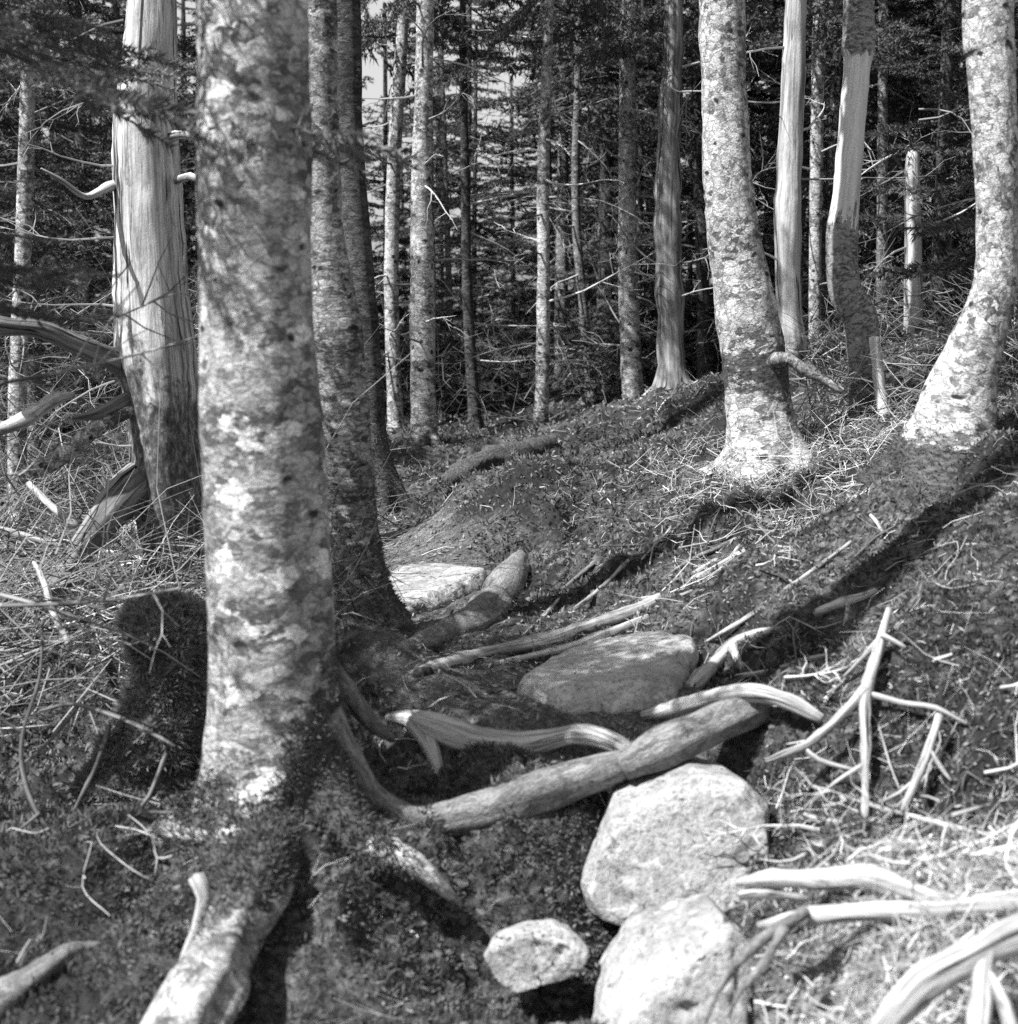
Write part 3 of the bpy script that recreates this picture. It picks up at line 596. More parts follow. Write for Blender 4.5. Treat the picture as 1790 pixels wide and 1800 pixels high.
tree("lichen_tree", "pale lichen-covered trunk close behind the foreground tree, dark mossy foot beside the path", "tree",
  [(650,1118,150),(632,1040,112),(615,900,96),(600,700,94),(590,580,92),(572,400,66),(566,200,58),(565,0,56)], 5.0, m_lich, 40, .035, (.06, 4, 2.2), 6.5, seed=21, namp=.06, mossn=14000, mossfun=lambda c, h: np.clip(1.1 - h / .75, 0, 1) * .95, bumps=.008)
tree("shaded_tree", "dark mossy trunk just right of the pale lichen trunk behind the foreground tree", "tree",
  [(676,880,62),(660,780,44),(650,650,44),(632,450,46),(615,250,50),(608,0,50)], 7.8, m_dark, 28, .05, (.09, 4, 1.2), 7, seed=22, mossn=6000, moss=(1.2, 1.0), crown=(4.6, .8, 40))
tree("slim_pale_tree", "slim pale trunk left of the bright straight trunk beyond the path bend", "tree",
  [(696,755,30),(692,650,26),(688,500,27),(690,380,25),(694,260,24),(703,120,22),(710,0,20)], 11.5, m_pale, 20, .08, (.03, 4, 0), 7.5, seed=23, dead=10, crown=(3.4, .8, 45), moss=(.6, .3))
tree("straight_pale_tree", "bright straight trunk with dark scars standing at the bend of the path", "tree",
  [(746,788,48),(744,700,44),(743,500,44),(741,350,38),(744,200,34),(748,0,30)], 10.0, m_pale, 28, .06, (.035, 4, 1), 7.5, seed=24, dead=16, crown=(3.9, .8, 40), moss=(.7, .35), bumps=.006)
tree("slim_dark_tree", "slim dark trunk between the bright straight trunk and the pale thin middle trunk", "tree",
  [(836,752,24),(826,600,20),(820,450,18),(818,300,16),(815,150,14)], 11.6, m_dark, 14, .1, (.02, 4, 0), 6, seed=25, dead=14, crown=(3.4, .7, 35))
tree("thin_pale_tree", "thin pale trunk standing alone in the middle against the dark thicket", "tree",
  [(950,765,30),(953,680,25),(956,500,23),(955,350,22),(958,200,20),(966,0,16)], 10.6, m_pale, 20, .08, (.03, 4, 1), 7, seed=26, dead=18, crown=(3.6, .7, 40), moss=(.9, .3))
tree("grey_tree", "straight grey trunk left of the furrowed dead trunk in the middle right", "tree",
  [(1116,737,42),(1110,640,37),(1105,500,35),(1103,350,32),(1103,150,28),(1106,0,26)], 11.2, m_pale, 22, .08, (.025, 4, 0), 7, seed=27, dead=20, crown=(3.2, 1.1, 40), moss=(.5, .3))
tree("furrowed_snag", "grey furrowed barkless dead trunk in the middle right, left of the big leaning pale trunk", "dead tree",
  [(1184,690,64),(1180,620,50),(1176,500,48),(1174,350,44),(1180,180,38),(1186,0,32)], 10.6, m_furr, 24, .06, (.06, 5, .3), 6.5, seed=28, dead=12, namp=.12, ext=.5, ridge=.3)
tree("dark_sapling_trunk", "thin dark leaning trunk in the gloom right of the thin pale trunk", "tree",
  [(1040,690,20),(1028,560,17),(1015,420,16),(1012,300,15),(1016,150,13)], 13.5, m_mid, 12, .12, (.02, 4, 0), 6, seed=29, dead=10)
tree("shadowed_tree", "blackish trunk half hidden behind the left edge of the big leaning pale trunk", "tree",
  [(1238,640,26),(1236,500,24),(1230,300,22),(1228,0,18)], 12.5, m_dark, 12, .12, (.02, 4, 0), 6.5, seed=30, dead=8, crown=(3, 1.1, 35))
tbig, obig, axb, rzb = tree("leaning_pale_tree", "big pale trunk leaning left with bulging mossy collar and wide pale foot on the slope", "tree",
  [(1345,812,150),(1338,750,118),(1328,650,112),(1310,540,104),(1290,420,94),(1278,300,84),(1273,180,80),(1270,0,80)], 6.5, m_pale, 44, .03, (.06, 4, 2.6), 6.5, seed=31, namp=.07, bumps=.01,
  mossfun=lambda c, h: .8 * np.exp(-((h - .42) / .11) ** 2) + .25 * sstep(0.02, .10, c[:, 0] - 1.05 + .12 * (h - .4)) * (h > .2), crown=(3.8, 1.2, 30))  # mossy collar; shade of the trunk's right side painted in as moss
part_tube("limb", [(1335,640,30,6.42),(1385,632,24,6.35),(1420,655,16,6.3),(1450,668,14,6.28),(1480,690,8,6.25)], m_mid, tbig, obig, seed=32)
tree("white_snag", "tall white barkless snag just right of the big leaning pale trunk", "dead tree",
  [(1392,650,52),(1388,560,46),(1385,450,46),(1388,300,42),(1394,150,40),(1400,0,38)], 8.6, m_snag, 28, .05, (.05, 4, .5), 5.5, seed=33, namp=.08, dead=10, ext=.5, mossfun=lambda c, h: np.clip(.75 - h / .6, .22, 1), bumps=.012, ridge=.2)
tree("slender_pale_tree", "slender pale trunk behind the white snag, seen only near the top", "tree",
  [(1432,640,22),(1434,400,22),(1437,200,24),(1442,0,24)], 10.5, m_pale, 14, .1, (.02, 4, 0), 6.5, seed=34, dead=6, crown=(3.4, 1, 30))
zpa, zpb = P(1482, 385, 7.0)[2], P(1507, 98, 7.0)[2]
tp, op, axp, rzp = tree("peeled_tree", "crooked trunk with a long bark-stripped white band and bark ring above", "tree",
  [(1522,755,66),(1520,690,54),(1518,610,56),(1512,560,62),(1486,510,58),(1480,430,56),(1488,340,48),(1500,200,46),(1508,105,48),(1508,85,56),(1510,0,52)], 7.0, m_ptree, 48, .02, (.03, 4, 0), 6.5, seed=35, namp=.06, bumps=.01, crown=(3.8, 1.1, 30), mossfun=lambda c, h: .75 * np.clip(1 - h / .5, 0, 1), mossn=2500,
  peel=lambda V, h: np.clip(np.minimum((V[:, 2] - zpa) / .16, (zpb - V[:, 2]) / .04), -1, 1) * .5 + .5 + .25 * sstep(.3, -.3, V[:, 0] - 1.62) * 0)
tree("edge_tree", "pale curved trunk at the right edge, bending outward from its foot like a hook", "tree",
  [(1672,800,190),(1676,750,150),(1694,670,116),(1726,580,88),(1750,500,76),(1753,400,72),(1750,250,76),(1742,100,80),(1736,0,82)], 5.2, m_pale, 44, .025, (.05, 4, .9), 6, seed=38, namp=.06, mossn=9000, bumps=.008,
  mossfun=lambda c, h: np.clip(.95 * np.clip(1 - h / .22, 0, 1) + .75 * sstep(1.66, 1.80, c[:, 0]) * (h < .35), 0, 1))  # moss at the foot, plus the base's shaded right side painted in
tree("broken_stub", "short pale broken trunk in the dark firs between the peeled trunk and the edge trunk", "dead tree",
  [(1604,640,34),(1606,500,32),(1606,400,30),(1604,300,27),(1606,268,20)], 9.2, m_snag, 16, .06, (.02, 4, 0), None, seed=39, dead=7, dz=(.5, 1.5), rag=True, namp=.1, mossfun=lambda c, h: np.full(len(c), .4))
tree("far_grey_tree", "thin grey trunk behind the dark firs right of the peeled trunk", "tree",
  [(1550,640,20),(1551,420,20),(1552,200,18),(1553,0,16)], 10.4, m_mid, 12, .12, (.02, 4, 0), 6, seed=40, dead=6)
tree("far_left_tree", "thin pale trunk in the firs near the left edge", "tree",
  [(30,800,34),(34,600,30),(42,400,28),(48,200,26),(50,0,24)], 9.0, m_pale, 16, .1, (.02, 4, 0), 6, seed=46, dead=12, crown=(3.0, 1, 35))

# young firs with living boughs nearer the camera
def young_fir(name, label, u, Yd, H, rings, seed, protos, nd, nm=None):
    rng = np.random.default_rng(seed); x = (u - PW / 2) / FPX * Yd; zg = float(ground(np.array(x), np.array(Yd))); root = thing(name, (x, Yd, zg), label, "fir tree")
    Vt, Ft, tc, al = tube([[0, 0, -.2], [0, 0, .1], [0, 0, H * .5], [0, 0, H]], [.06, .05, .035, .006], 12, .1, .08, 8, seed); mesh_obj("trunk", Vt, Ft, m_dark, root, None, {'tc': tc, 'moss': al * 0})
    lst = sum([crown_list(z0, z1, rd, nb, protos, rng) for (z0, z1, rd, nb) in rings], [])
    crown_obj("crown", lst, nm or m_need, root, rng); tag(segs_obj("dead_branches", dead_list(.2, rings[0][0] + .6, nd, rng), m_twig, root, rng), kind="stuff")
    return root
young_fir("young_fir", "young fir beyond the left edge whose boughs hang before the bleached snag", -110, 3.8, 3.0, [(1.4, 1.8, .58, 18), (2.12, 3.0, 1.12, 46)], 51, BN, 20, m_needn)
young_fir("young_fir", "dark young fir with low boughs between the peeled trunk and the edge trunk", 1640, 9.6, 5.2, [(.6, 5.2, 1.0, 58)], 52, BF, 20)
young_fir("young_fir", "low dark fir at the right edge behind the hooked trunk", 1830, 7.6, 4.0, [(.5, 4.0, .9, 44)], 53, BF, 20)

# ------------------------------------------------------------------ stump
V_, F_, tc_, al_ = tube([P(270,1420,4.12), P(276,1340,4.14), P(288,1240,4.15), P(298,1150,4.15), P(296,1095,4.13), P(296,1066,4.12), P(300,1048,4.12)], [PR(w, 290, 1200, 4.15) for w in (260, 200, 148, 128, 144, 108, 34)], 56, .015, .38, 7, 61, bumps=.05)
base = P(290, 1345, 4.15); st = thing("mossy_stump", base, "moss-covered stump with a rounded dark top left of the foreground tree", "stump")
mesh_obj("stump_body", V_, F_, m_root, st, base, {'tc': tc_, 'moss': np.ones(len(V_))})
moss_blades("moss", V_, F_, 36000, lambda c, n: np.clip(.55 + 1.6 * fbm(c * 11, 2, 41), .05, 1), st, base, np.random.default_rng(6), .026, .005, m_stump, 1.1)

# ------------------------------------------------------------------ rocks
def rock(name, label, outline, mat, Yd=None, thick=(.15, .2), seed=1, front=.86, sink=0.0, namp=.03, lean=(0, 0)):
    """angular stone: hull of a front ring, the outline ring and a back ring; outline in photo pixels at Yd, or on the ground if Yd is None"""
    rg = np.random.default_rng(seed)
    pts = np.array([G(u, v, sink) for u, v in outline]) if Yd is None else np.array([P(u, v, Yd) for u, v in outline])
    c = pts.mean(0); q = pts - c; _, _, vt = np.linalg.svd(q); n = vt[2]
    if Yd is None: n = n if n[2] > 0 else -n
    else: n = n if n[1] < 0 else -n
    up = np.array([0, 0, 1.0]); right = np.array([1.0, 0, 0]); size = np.linalg.norm(q, axis=1).mean(); cloud = [p for p in pts]
    for p in q: f = front * rg.uniform(.86, 1.04); cloud.append(c + p * f + n * thick[0] * rg.uniform(.75, 1.05) + n * ((p @ up) * lean[1] + (p @ right) * lean[0]))
    for p in q: cloud.append(c + p * .8 - n * thick[1] * rg.uniform(.8, 1.1))
    bm = bmesh.new()
    for p in cloud: bm.verts.new(p)
    r = bmesh.ops.convex_hull(bm, input=bm.verts); bmesh.ops.delete(bm, geom=[v for v in bm.verts if not v.link_faces], context='VERTS')
    bmesh.ops.dissolve_limit(bm, angle_limit=.16, verts=bm.verts, edges=bm.edges)
    bmesh.ops.bevel(bm, geom=bm.edges[:], offset=size * .06, segments=2, profile=.6, affect='EDGES', clamp_overlap=True)
    bmesh.ops.triangulate(bm, faces=bm.faces)
    for _ in range(6):
        es = [e for e in bm.edges if e.calc_length() > size * .09]
        if not es: break
        bmesh.ops.subdivide_edges(bm, edges=es, cuts=1); bmesh.ops.triangulate(bm, faces=[f for f in bm.faces if len(f.verts) > 3])
    bm.normal_update(); V = np.array([v.co for v in bm.verts]); Nv = np.array([v.normal for v in bm.verts]); bm.verts.index_update(); F = np.array([[v.index for v in f.verts] for f in bm.faces]); bm.free()
    big = fbm(V * 1.6 / size + seed * 3.1, 3, seed); chip = -np.maximum(0, fbm(V * 3.2 / size + seed, 3, seed + 5) - .28)
    crack = -np.exp(-(fbm(V * 1.3 / size + seed * 1.7, 3, seed + 8) / .025) ** 2)
    V = V + Nv * (size * (namp * big + .25 * chip + .02 * crack + .012 * fbm(V * 11 / size, 2, seed + 1)))[:, None]
    org = c.copy(); org[2] = V[:, 2].min(); o = mesh_obj(name, V, F, mat, None, org); tag(o, label, "rock"); return o
rock("boulder", "largest pale granite boulder forming the step right of centre", [(1072,1420),(1140,1390),(1230,1362),(1310,1372),(1352,1412),(1350,1490),(1335,1545),(1270,1580),(1180,1596),(1085,1612),(1034,1598),(1020,1550),(1046,1480)], m_rock, 3.5, (.11, .28), 71, .94, lean=(.1, -.32))
rock("small_rock", "small angular pale stone in the dark hollow left below the big boulder", [(848,1676),(866,1650),(915,1634),(975,1628),(1015,1638),(1034,1662),(1024,1692),(965,1716),(905,1736),(866,1714)], m_rock, 3.2, (.05, .08), 72, .95, namp=.10, lean=(.15, -.1))
rock("broad_boulder", "big pale boulder cut off by the bottom edge right of centre", [(1036,1820),(1060,1755),(1120,1695),(1200,1648),(1285,1622),(1330,1670),(1320,1780),(1270,1920),(1050,1940)], m_rock, 2.95, (.12, .3), 73, .9, lean=(-.1, -.45))
rock("flat_slab", "grey sloping flat stone set in the path above the step", [(905,1222),(960,1184),(1080,1142),(1180,1126),(1236,1146),(1226,1195),(1195,1240),(1100,1258),(980,1258)], m_rockg, None, (.055, .15), 74, .9, .01, .02)
rock("path_slab", "sunlit pale flat stone on the path beside the dark mossy trunk foot", [(668,1030),(700,1006),(780,1006),(858,1018),(848,1038),(790,1052),(760,1075),(700,1092),(672,1070)], m_rock, None, (.035, .12), 75, .93, .012, .02)
# ------------------------------------------------------------------ roots and fallen wood
def wood(name, label, cat, lines, mat, seed=1, seg=14, moss=None, group=None, **kw):
    parts = [pxtube(l, seg=seg, seed=seed + k, **kw) for k, l in enumerate(lines)]; V, F, tc = merge(parts); org = parts[0][0].mean(0); org[2] = V[:, 2].min()
    mo = np.zeros(len(V)) if moss is None else moss(V); o = mesh_obj(name, V, F, mat, None, org, {'tc': tc, 'moss': mo}); return tag(o, label, cat, group)
wood("exposed_root", "stout smooth root log resting on top of the big boulder", "root", [[(1095,1350,44,3.66),(1140,1325,62,3.68),(1220,1288,72,3.72),(1300,1252,70,3.78),(1350,1236,64,3.86),(1400,1225,56,4.0)]], m_root, 81, 28, namp=.06)
wood("driftwood_root", "bleached forked root bridging the top of the step beside the path", "root", [[(680,1262,16,3.95),(715,1262,34,3.93),(760,1278,48,3.9),(840,1305,58,3.88),(920,1312,50,3.86),(1010,1292,38,3.84),(1070,1302,34,3.8),(1110,1326,30,3.74),(1140,1350,26,3.7)],
   [(728,1268,44,3.92),(752,1300,34,3.88),(766,1340,24,3.82),(778,1400,16,3.76),(780,1425,12,3.72)]], m_bone, 82, 24, namp=.1, bumps=.004)
wood("arched_root", "pale arched root behind the stout root log", "root", [[(1130,1258,14,4.0),(1180,1247,26,3.94),(1250,1228,30,3.84),(1320,1217,32,3.76),(1385,1232,28,3.7),(1445,1264,16,3.64)]], m_bone, 84, 20, namp=.12, vis=True)
wood("long_root", "long split bleached root running up the slope from the path", "root", [[(722,1188,22),(780,1168,26),(860,1150,30),(960,1128,34),(1050,1098,34),(1150,1060,26),(1240,1010,18),(1310,968,10)],
   [(880,1165,10),(950,1152,20),(1020,1135,28),(1080,1112,24),(1140,1085,10)], [(1060,1085,10),(1150,1052,12),(1260,985,10),(1330,960,5)]], m_bone, 85, 16, namp=.12, flat=.8)
wood("curved_log", "smooth curved mossy root rising beside the sunlit path slab", "root", [[(715,1140,26),(770,1122,50),(830,1098,72),(875,1055,70),(900,1010,56),(915,985,30)]], m_root, 88, 26, namp=.05, moss=lambda V: np.full(len(V), .12))
wood("shaded_crest", "added dark mossy ridge standing in for the shaded crest behind the mound", "log", [[(760,872,20,8.2),(800,842,36,8.4),(850,818,46,8.7),(920,800,44,9.1),(1000,784,36,9.6),(1090,765,16,10.2)]], m_root, 89, 18, moss=lambda V: np.full(len(V), 1.0), namp=.4)  # added form: dark mossy tube in place of the hollow's shaded crest
wood("half_buried_root", "pale grey root half sunk in the moss at the lower left edge", "root", [[(-60,1815,60),(20,1758,70),(80,1708,56),(140,1672,30),(175,1660,10)]], m_root, 92, 20, moss=lambda V: .3 + .4 * fbm(V * 8, 2, 5))
wood("dark_stick", "short blackish stick lying across the path by the grey slab", "stick", [[(798,1228,8),(850,1222,11),(906,1213,6)]], m_dark, 90, 8)
wood("black_knot", "black rotten end knot beside the long split root", "root", [[(724,1192,16),(738,1186,24),(756,1180,16)]], m_dark, 91, 12, namp=.5)
DBR = [  # bare bleached branches on the right slope
 ("bare white forked branch standing upright on the right slope, largest of its kind", [[(1564,1070,12,3.78),(1545,1140,18,3.72),(1524,1215,22,3.62),(1522,1300,20,3.5),(1520,1440,14,3.36)],[(1546,1125,12,3.73),(1515,1158,9,3.75),(1484,1190,6,3.76)],[(1552,1118,10,3.73),(1575,1128,9,3.7),(1592,1138,5,3.68)],
   [(1522,1212,22,3.62),(1475,1262,18,3.57),(1420,1308,17,3.52),(1380,1325,13,3.5),(1346,1338,8,3.5)],[(1528,1220,12,3.62),(1590,1236,11,3.55),(1645,1244,10,3.5),(1700,1272,6,3.45)],[(1518,1345,10,3.45),(1470,1375,9,3.43),(1415,1420,6,3.4)],[(1412,1312,9,3.52),(1440,1336,9,3.49),(1505,1354,7,3.46)]]),
 ("bare white three-pronged branch right of the largest forked branch", [[(1652,1258,15,3.45),(1630,1325,18,3.38),(1588,1425,12,3.27)],[(1634,1318,9,3.38),(1655,1350,8,3.36),(1672,1372,5,3.35)],[(1612,1370,9,3.33),(1580,1395,8,3.33),(1545,1412,5,3.32)]]),
 ("thin wavy white branch lying right of the big boulder", [[(1362,1408,10),(1420,1436,13),(1480,1448,12),(1560,1462,12),(1600,1452,8)]]),
 ("hooked white branch curving down toward the lower right roots", [[(1575,1425,12),(1572,1462,13),(1592,1490,14),(1625,1512,14),(1650,1520,8)]]),
 ("pale branch lying under the upright forked branches pointing right", [[(1600,1470,10),(1660,1440,12),(1728,1418,8)]]),
 ("pale stick lying level across the lower right slope", [[(1540,1522,10),(1640,1518,14),(1800,1508,14)]]),
 ("slim pale branch lying above the arched root", [[(1295,1190,10),(1345,1182,10),(1420,1160,11),(1465,1152,8)]]),
 ("crooked grey branch with broken tip above the arched root", [[(1215,1210,30),(1260,1165,24),(1290,1135,22),(1330,1115,18),(1375,1105,10)],[(1288,1140,18),(1300,1165,14),(1310,1190,8)]]),
 ("thick pale broken branch below the mossy ledge on the right", [[(1430,1080,12),(1480,1062,22),(1520,1050,18),(1545,1038,10)],[(1490,1060,10),(1490,1085,11),(1482,1108,8)],[(1500,1060,9),(1505,1090,9),(1500,1115,6)]])]
for k, (lab, ls) in enumerate(DBR): wood("dead_branch", lab, "branch", ls, m_bone, 100 + 3 * k, 10, group="bare branches on the right slope", namp=.14, vis=True, moss=None)
SL = [("upper", [[(1100,940,7),(1050,985,9),(983,1042,6)]]), ("middle", [[(1105,985,7),(1050,1040,9),(990,1086,6)]]), ("lower", [[(985,1050,6),(950,1090,8),(914,1124,5)]]),
 ("grey high", [[(1360,905,6),(1290,950,9),(1215,985,8),(1150,1030,5)]]), ("curved", [[(1300,960,8),(1270,1000,9),(1215,1040,8),(1170,1050,5)]]), ("long dark", [[(1500,950,6),(1420,1010,10),(1330,1075,10),(1240,1130,6)]]),
 ("straight thin", [[(1395,905,4),(1390,960,5),(1386,1015,4)]]), ("crossed", [[(1490,870,5),(1530,905,6),(1552,935,5)]]), ("level pale", [[(1700,958,7),(1735,960,9),(1772,962,7)]])]
for k, (lab, ls) in enumerate(SL): wood("slope_root", lab + " thin root or stick running down the mossy bank right of the path", "root", ls, m_bone if k % 3 else m_root, 220 + k, 8, group="thin roots on the bank", namp=.15)
BR = [("large forked bleached root in the bottom right corner", [[(1830,1620,64,2.42),(1760,1655,62,2.42),(1690,1692,54,2.4),(1620,1732,48,2.38),(1570,1785,42,2.34),(1540,1830,34,2.32)],[(1735,1670,46,2.41),(1728,1730,40,2.36),(1722,1830,38,2.3)],[(1735,1712,26,2.37),(1765,1765,28,2.33),(1785,1840,28,2.3)]]),
 ("upper of two long pale roots above the dark hole at lower right", [[(1295,1552,14,2.95),(1360,1545,28,2.92),(1450,1548,34,2.9),(1530,1543,42,2.86),(1590,1562,40,2.84),(1680,1588,30,2.8),(1820,1570,22,2.74)],[(1300,1575,16,2.94),(1350,1570,20,2.92),(1420,1580,12,2.9)]]),
 ("lower of two long pale roots above the dark hole at lower right", [[(1335,1628,12,2.84),(1400,1615,28,2.8),(1480,1605,30,2.78),(1560,1602,32,2.74),(1660,1600,34,2.7),(1820,1588,30,2.6)]]),
 ("tangle of brown hanging roots in front of the rounded boulder", [[(1420,1600,26,2.76),(1350,1645,24,2.74),(1300,1690,16,2.72),(1262,1745,9,2.7),(1240,1800,5,2.68)],[(1380,1630,20,2.73),(1340,1700,16,2.7),(1300,1745,9,2.68),(1280,1790,5,2.66)]])]
for k, (lab, ls) in enumerate(BR): wood("exposed_root", lab, "root", ls, m_bone if k < 3 else m_root, 140 + 4 * k, 18, group="roots at the lower right", namp=.26, bumps=.006, vis=True, moss=lambda V: .5 * sstep(-.2, .5, fbm(V * 9, 2, 8)))
FB = [("thick pale broken branch at the left edge below the dark limb", [[(-20,762,20,6.0),(40,738,26,6.05),(95,702,24,6.1),(130,695,12,6.15)]]),
 ("lichen-crusted fallen branch leaning against the bleached snag", [[(52,832,24,6.1),(110,800,30,6.15),(165,755,28,6.2),(232,720,22,6.3)]]),
 ("long thin branch lying in the brush left of the leaning limb", [[(50,850,10,6.3),(90,890,14,6.2),(135,925,12,6.1)]]),
 ("bleached stick low in the brush at the left edge", [[(-20,928,14,6.4),(60,948,16,6.4),(110,960,10,6.4)]]),
 ("white stick behind the leaning limb foot", [[(175,968,10,6.9),(215,975,11,6.9),(255,984,9,6.9)]]),
 ("long bent stem in the lower brush left of the stump", [[(60,990,9,5.2),(80,1030,12,5.0),(95,1080,12,4.8),(120,1130,8,4.6)]])]
for k, (lab, ls) in enumerate(FB): wood("fallen_branch", lab, "branch", ls, m_bone if k != 1 else m_pale, 160 + k, 12, group="fallen branches in the left brush", namp=.16, moss=lambda V: .42 + .25 * fbm(V * 6, 2, 3))
wood("leaning_stick", "pale debarked stick leaning against the foot of the peeled trunk", "stick", [[(1537,592,16,6.85),(1544,660,22,6.85),(1550,710,24,6.83),(1558,765,20,6.8)]], m_peel, 175, 12)
SH = [("bent stem nearest the foreground tree", [[(180,1500,5,3.75),(230,1440,7,3.7),(262,1400,8,3.72),(292,1325,8,3.8)],[(250,1428,6,3.7),(310,1430,7,3.65),(360,1445,5,3.6)]]),
 ("kinked stem", [[(216,1488,10,3.5),(225,1530,9,3.46),(272,1595,8,3.4)],[(182,1598,5,3.45),(225,1585,6,3.42),(258,1578,4,3.4)]]),
 ("steep stem under the stump", [[(192,1275,9,4.0),(170,1345,9,3.9),(130,1430,7,3.85),(120,1500,5,3.8)]]),
 ("arching stem before the stump", [[(70,1250,5,4.1),(130,1238,7,4.0),(210,1262,9,3.9),(260,1285,8,3.85),(308,1312,6,3.8)],[(140,1240,6,4.0),(90,1300,6,3.9),(20,1360,5,3.8)]]),
 ("forked stem at the left edge", [[(150,1520,6,3.6),(72,1440,9,3.6),(40,1350,8,3.65),(42,1280,7,3.7),(70,1190,6,3.75),(75,1090,5,3.8)],[(44,1290,6,3.7),(0,1260,5,3.7),(-40,1200,4,3.7)],[(70,1430,6,3.6),(20,1470,5,3.55)]])]
for k, (lab, ls) in enumerate(SH): wood("bare_shrub", "bare grey twiggy shrub at lower left, " + lab, "shrub", ls, m_grey, 180 + 3 * k, 7, group="bare shrubs at lower left", namp=.1)

# ------------------------------------------------------------------ ground cover (uncountable)
rng = np.random.default_rng(99)
def gpts(n, r0, r1, a0=-.42, a1=.42):
    r = np.exp(rng.uniform(math.log(r0), math.log(r1), n)); a = rng.uniform(a0, a1, n); x, y = r * np.sin(a), r * np.cos(a); return x, y, r
def gnorm(x, y, e=.03):
    zx = (ground(x + e, y) - ground(x - e, y)) / (2 * e); zy = (ground(x, y + e) - ground(x, y - e)) / (2 * e)
    n = np.stack([-zx, -zy, np.ones_like(x)], -1); return n / np.linalg.norm(n, axis=1)[:, None]
x, y, r = gpts(250000, 2.1, 13); q = np.stack([x, y, 0 * x], -1)
mossy = fbm(q * 2.3, 3, 55) + .32 - 1.6 * path_mask(x, y) - 1.1 * sunlit_dry_mask(x, y); keep = (mossy + rng.normal(0, .15, len(x))) > 0
x, y, r = x[keep], y[keep], r[keep]; nrm = gnorm(x, y); pos = np.stack([x, y, ground(x, y)], -1); q = q[keep]
cl2 = np.clip(.75 + .9 * fbm(q * 22, 2, 58), .25, 1.8); ln = (.008 + .0032 * r) * rng.uniform(.6, 1.5, len(x)) * cl2; Vb, Fb = blades(pos - nrm * .003, nrm, ln, .0018 + .0013 * r, rng, .7)
cl = .5 + .75 * fbm(q * 5, 3, 56); o = mesh_obj("moss", Vb, Fb, m_moss, None, None, {'rnd': np.repeat(np.clip(.85 * cl + .35 * rng.random(len(x)) - .1, 0, 1), 4)}, smooth=False)
tag(o, "short feathery moss carpeting the slope and banks", "moss", kind="stuff")
x, y, r = gpts(115000, 2.1, 4.2); q = np.stack([x, y, 0 * x], -1); keep = (fbm(q * 2.3, 3, 55) + .45 - 1.6 * path_mask(x, y) - 1.1 * sunlit_dry_mask(x, y) + rng.normal(0, .15, len(x))) > 0
x, y, r, q = x[keep], y[keep], r[keep], q[keep]; nrm = gnorm(x, y); pos = np.stack([x, y, ground(x, y)], -1); cl = .5 + .75 * fbm(q * 7, 3, 57); ln = .026 * rng.uniform(.5, 1.4, len(x)) * np.clip(.7 + 1.2 * fbm(q * 15, 2, 58), .25, 2)
Vb, Fb = blades(pos, nrm, ln, .0055, rng, .8); tag(mesh_obj("moss", Vb, Fb, m_mossd, None, None, {'rnd': np.repeat(np.clip(.8 * cl + .45 * rng.random(len(x)) - .1, 0, 1), 4)}, smooth=False), "shaggy dark moss around the foreground roots and stones", "moss", kind="stuff")
# feathery moss fronds near the viewer
x, y, r = gpts(20000, 2.1, 6); q = np.stack([x, y, 0 * x], -1); keep = (fbm(q * 2.3, 3, 55) + .05 - 1.6 * path_mask(x, y) - .9 * sunlit_dry_mask(x, y) + rng.normal(0, .2, len(x))) > 0
x, y, r = x[keep], y[keep], r[keep]; nrm = gnorm(x, y); pos = np.stack([x, y, ground(x, y)], -1); n_ = len(x)
sd_ = np.cross(nrm, rng.normal(0, 1, (n_, 3))); sd_ /= np.linalg.norm(sd_, axis=1)[:, None]; up_ = nrm * rng.uniform(.3, 1, n_)[:, None] + sd_; up_ /= np.linalg.norm(up_, axis=1)[:, None]; lat = np.cross(up_, nrm); lat /= np.linalg.norm(lat, axis=1)[:, None]
L_ = rng.uniform(.025, .055, n_)[:, None]; tri = []
for k_ in range(7):
    t_ = .12 + .13 * k_; b_ = pos + up_ * L_ * t_ - nrm * L_ * .35 * t_ * t_; w_ = L_ * .42 * (1 - t_) + .003
    for s_ in (-1, 1): tri.append(np.stack([b_ - up_ * .0016, b_ + up_ * .0016, b_ + lat * s_ * w_ + up_ * w_ * .6], 1))
tri = np.stack(tri, 1).reshape(-1, 3); rn_ = np.repeat(rng.uniform(.2, 1, n_), 42)
tag(mesh_obj("moss_fronds", tri, np.arange(len(tri)).reshape(-1, 3), m_mossl, None, None, {'rnd': rn_}, smooth=False), "feathery fern-like moss fronds in the near ground cover", "moss", kind="stuff")
# pale dry tufts, their colour also carrying the sunlight of the lower right
x, y, r = gpts(60000, 2.05, 3.7, .05, .42); keep = sunlit_dry_mask(x, y) + rng.normal(0, .25, len(x)) > .35; x, y, r = x[keep], y[keep], r[keep]; nrm = gnorm(x, y); pos = np.stack([x, y, ground(x, y)], -1); q = np.stack([x, y, 0 * x], -1)
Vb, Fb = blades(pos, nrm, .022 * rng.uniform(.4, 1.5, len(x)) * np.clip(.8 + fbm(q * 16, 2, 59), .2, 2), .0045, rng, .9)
tag(mesh_obj("sunlit_dry_moss", Vb, Fb, m_dry, None, None, {'rnd': np.repeat(np.clip(rng.random(len(x)) * .7 + .4 * fbm(q * 10, 2, 60) + .2, 0, 1), 4)}, smooth=False), "pale dry moss with sunlit brightness in its colour among the roots at the lower right", "moss", kind="stuff")
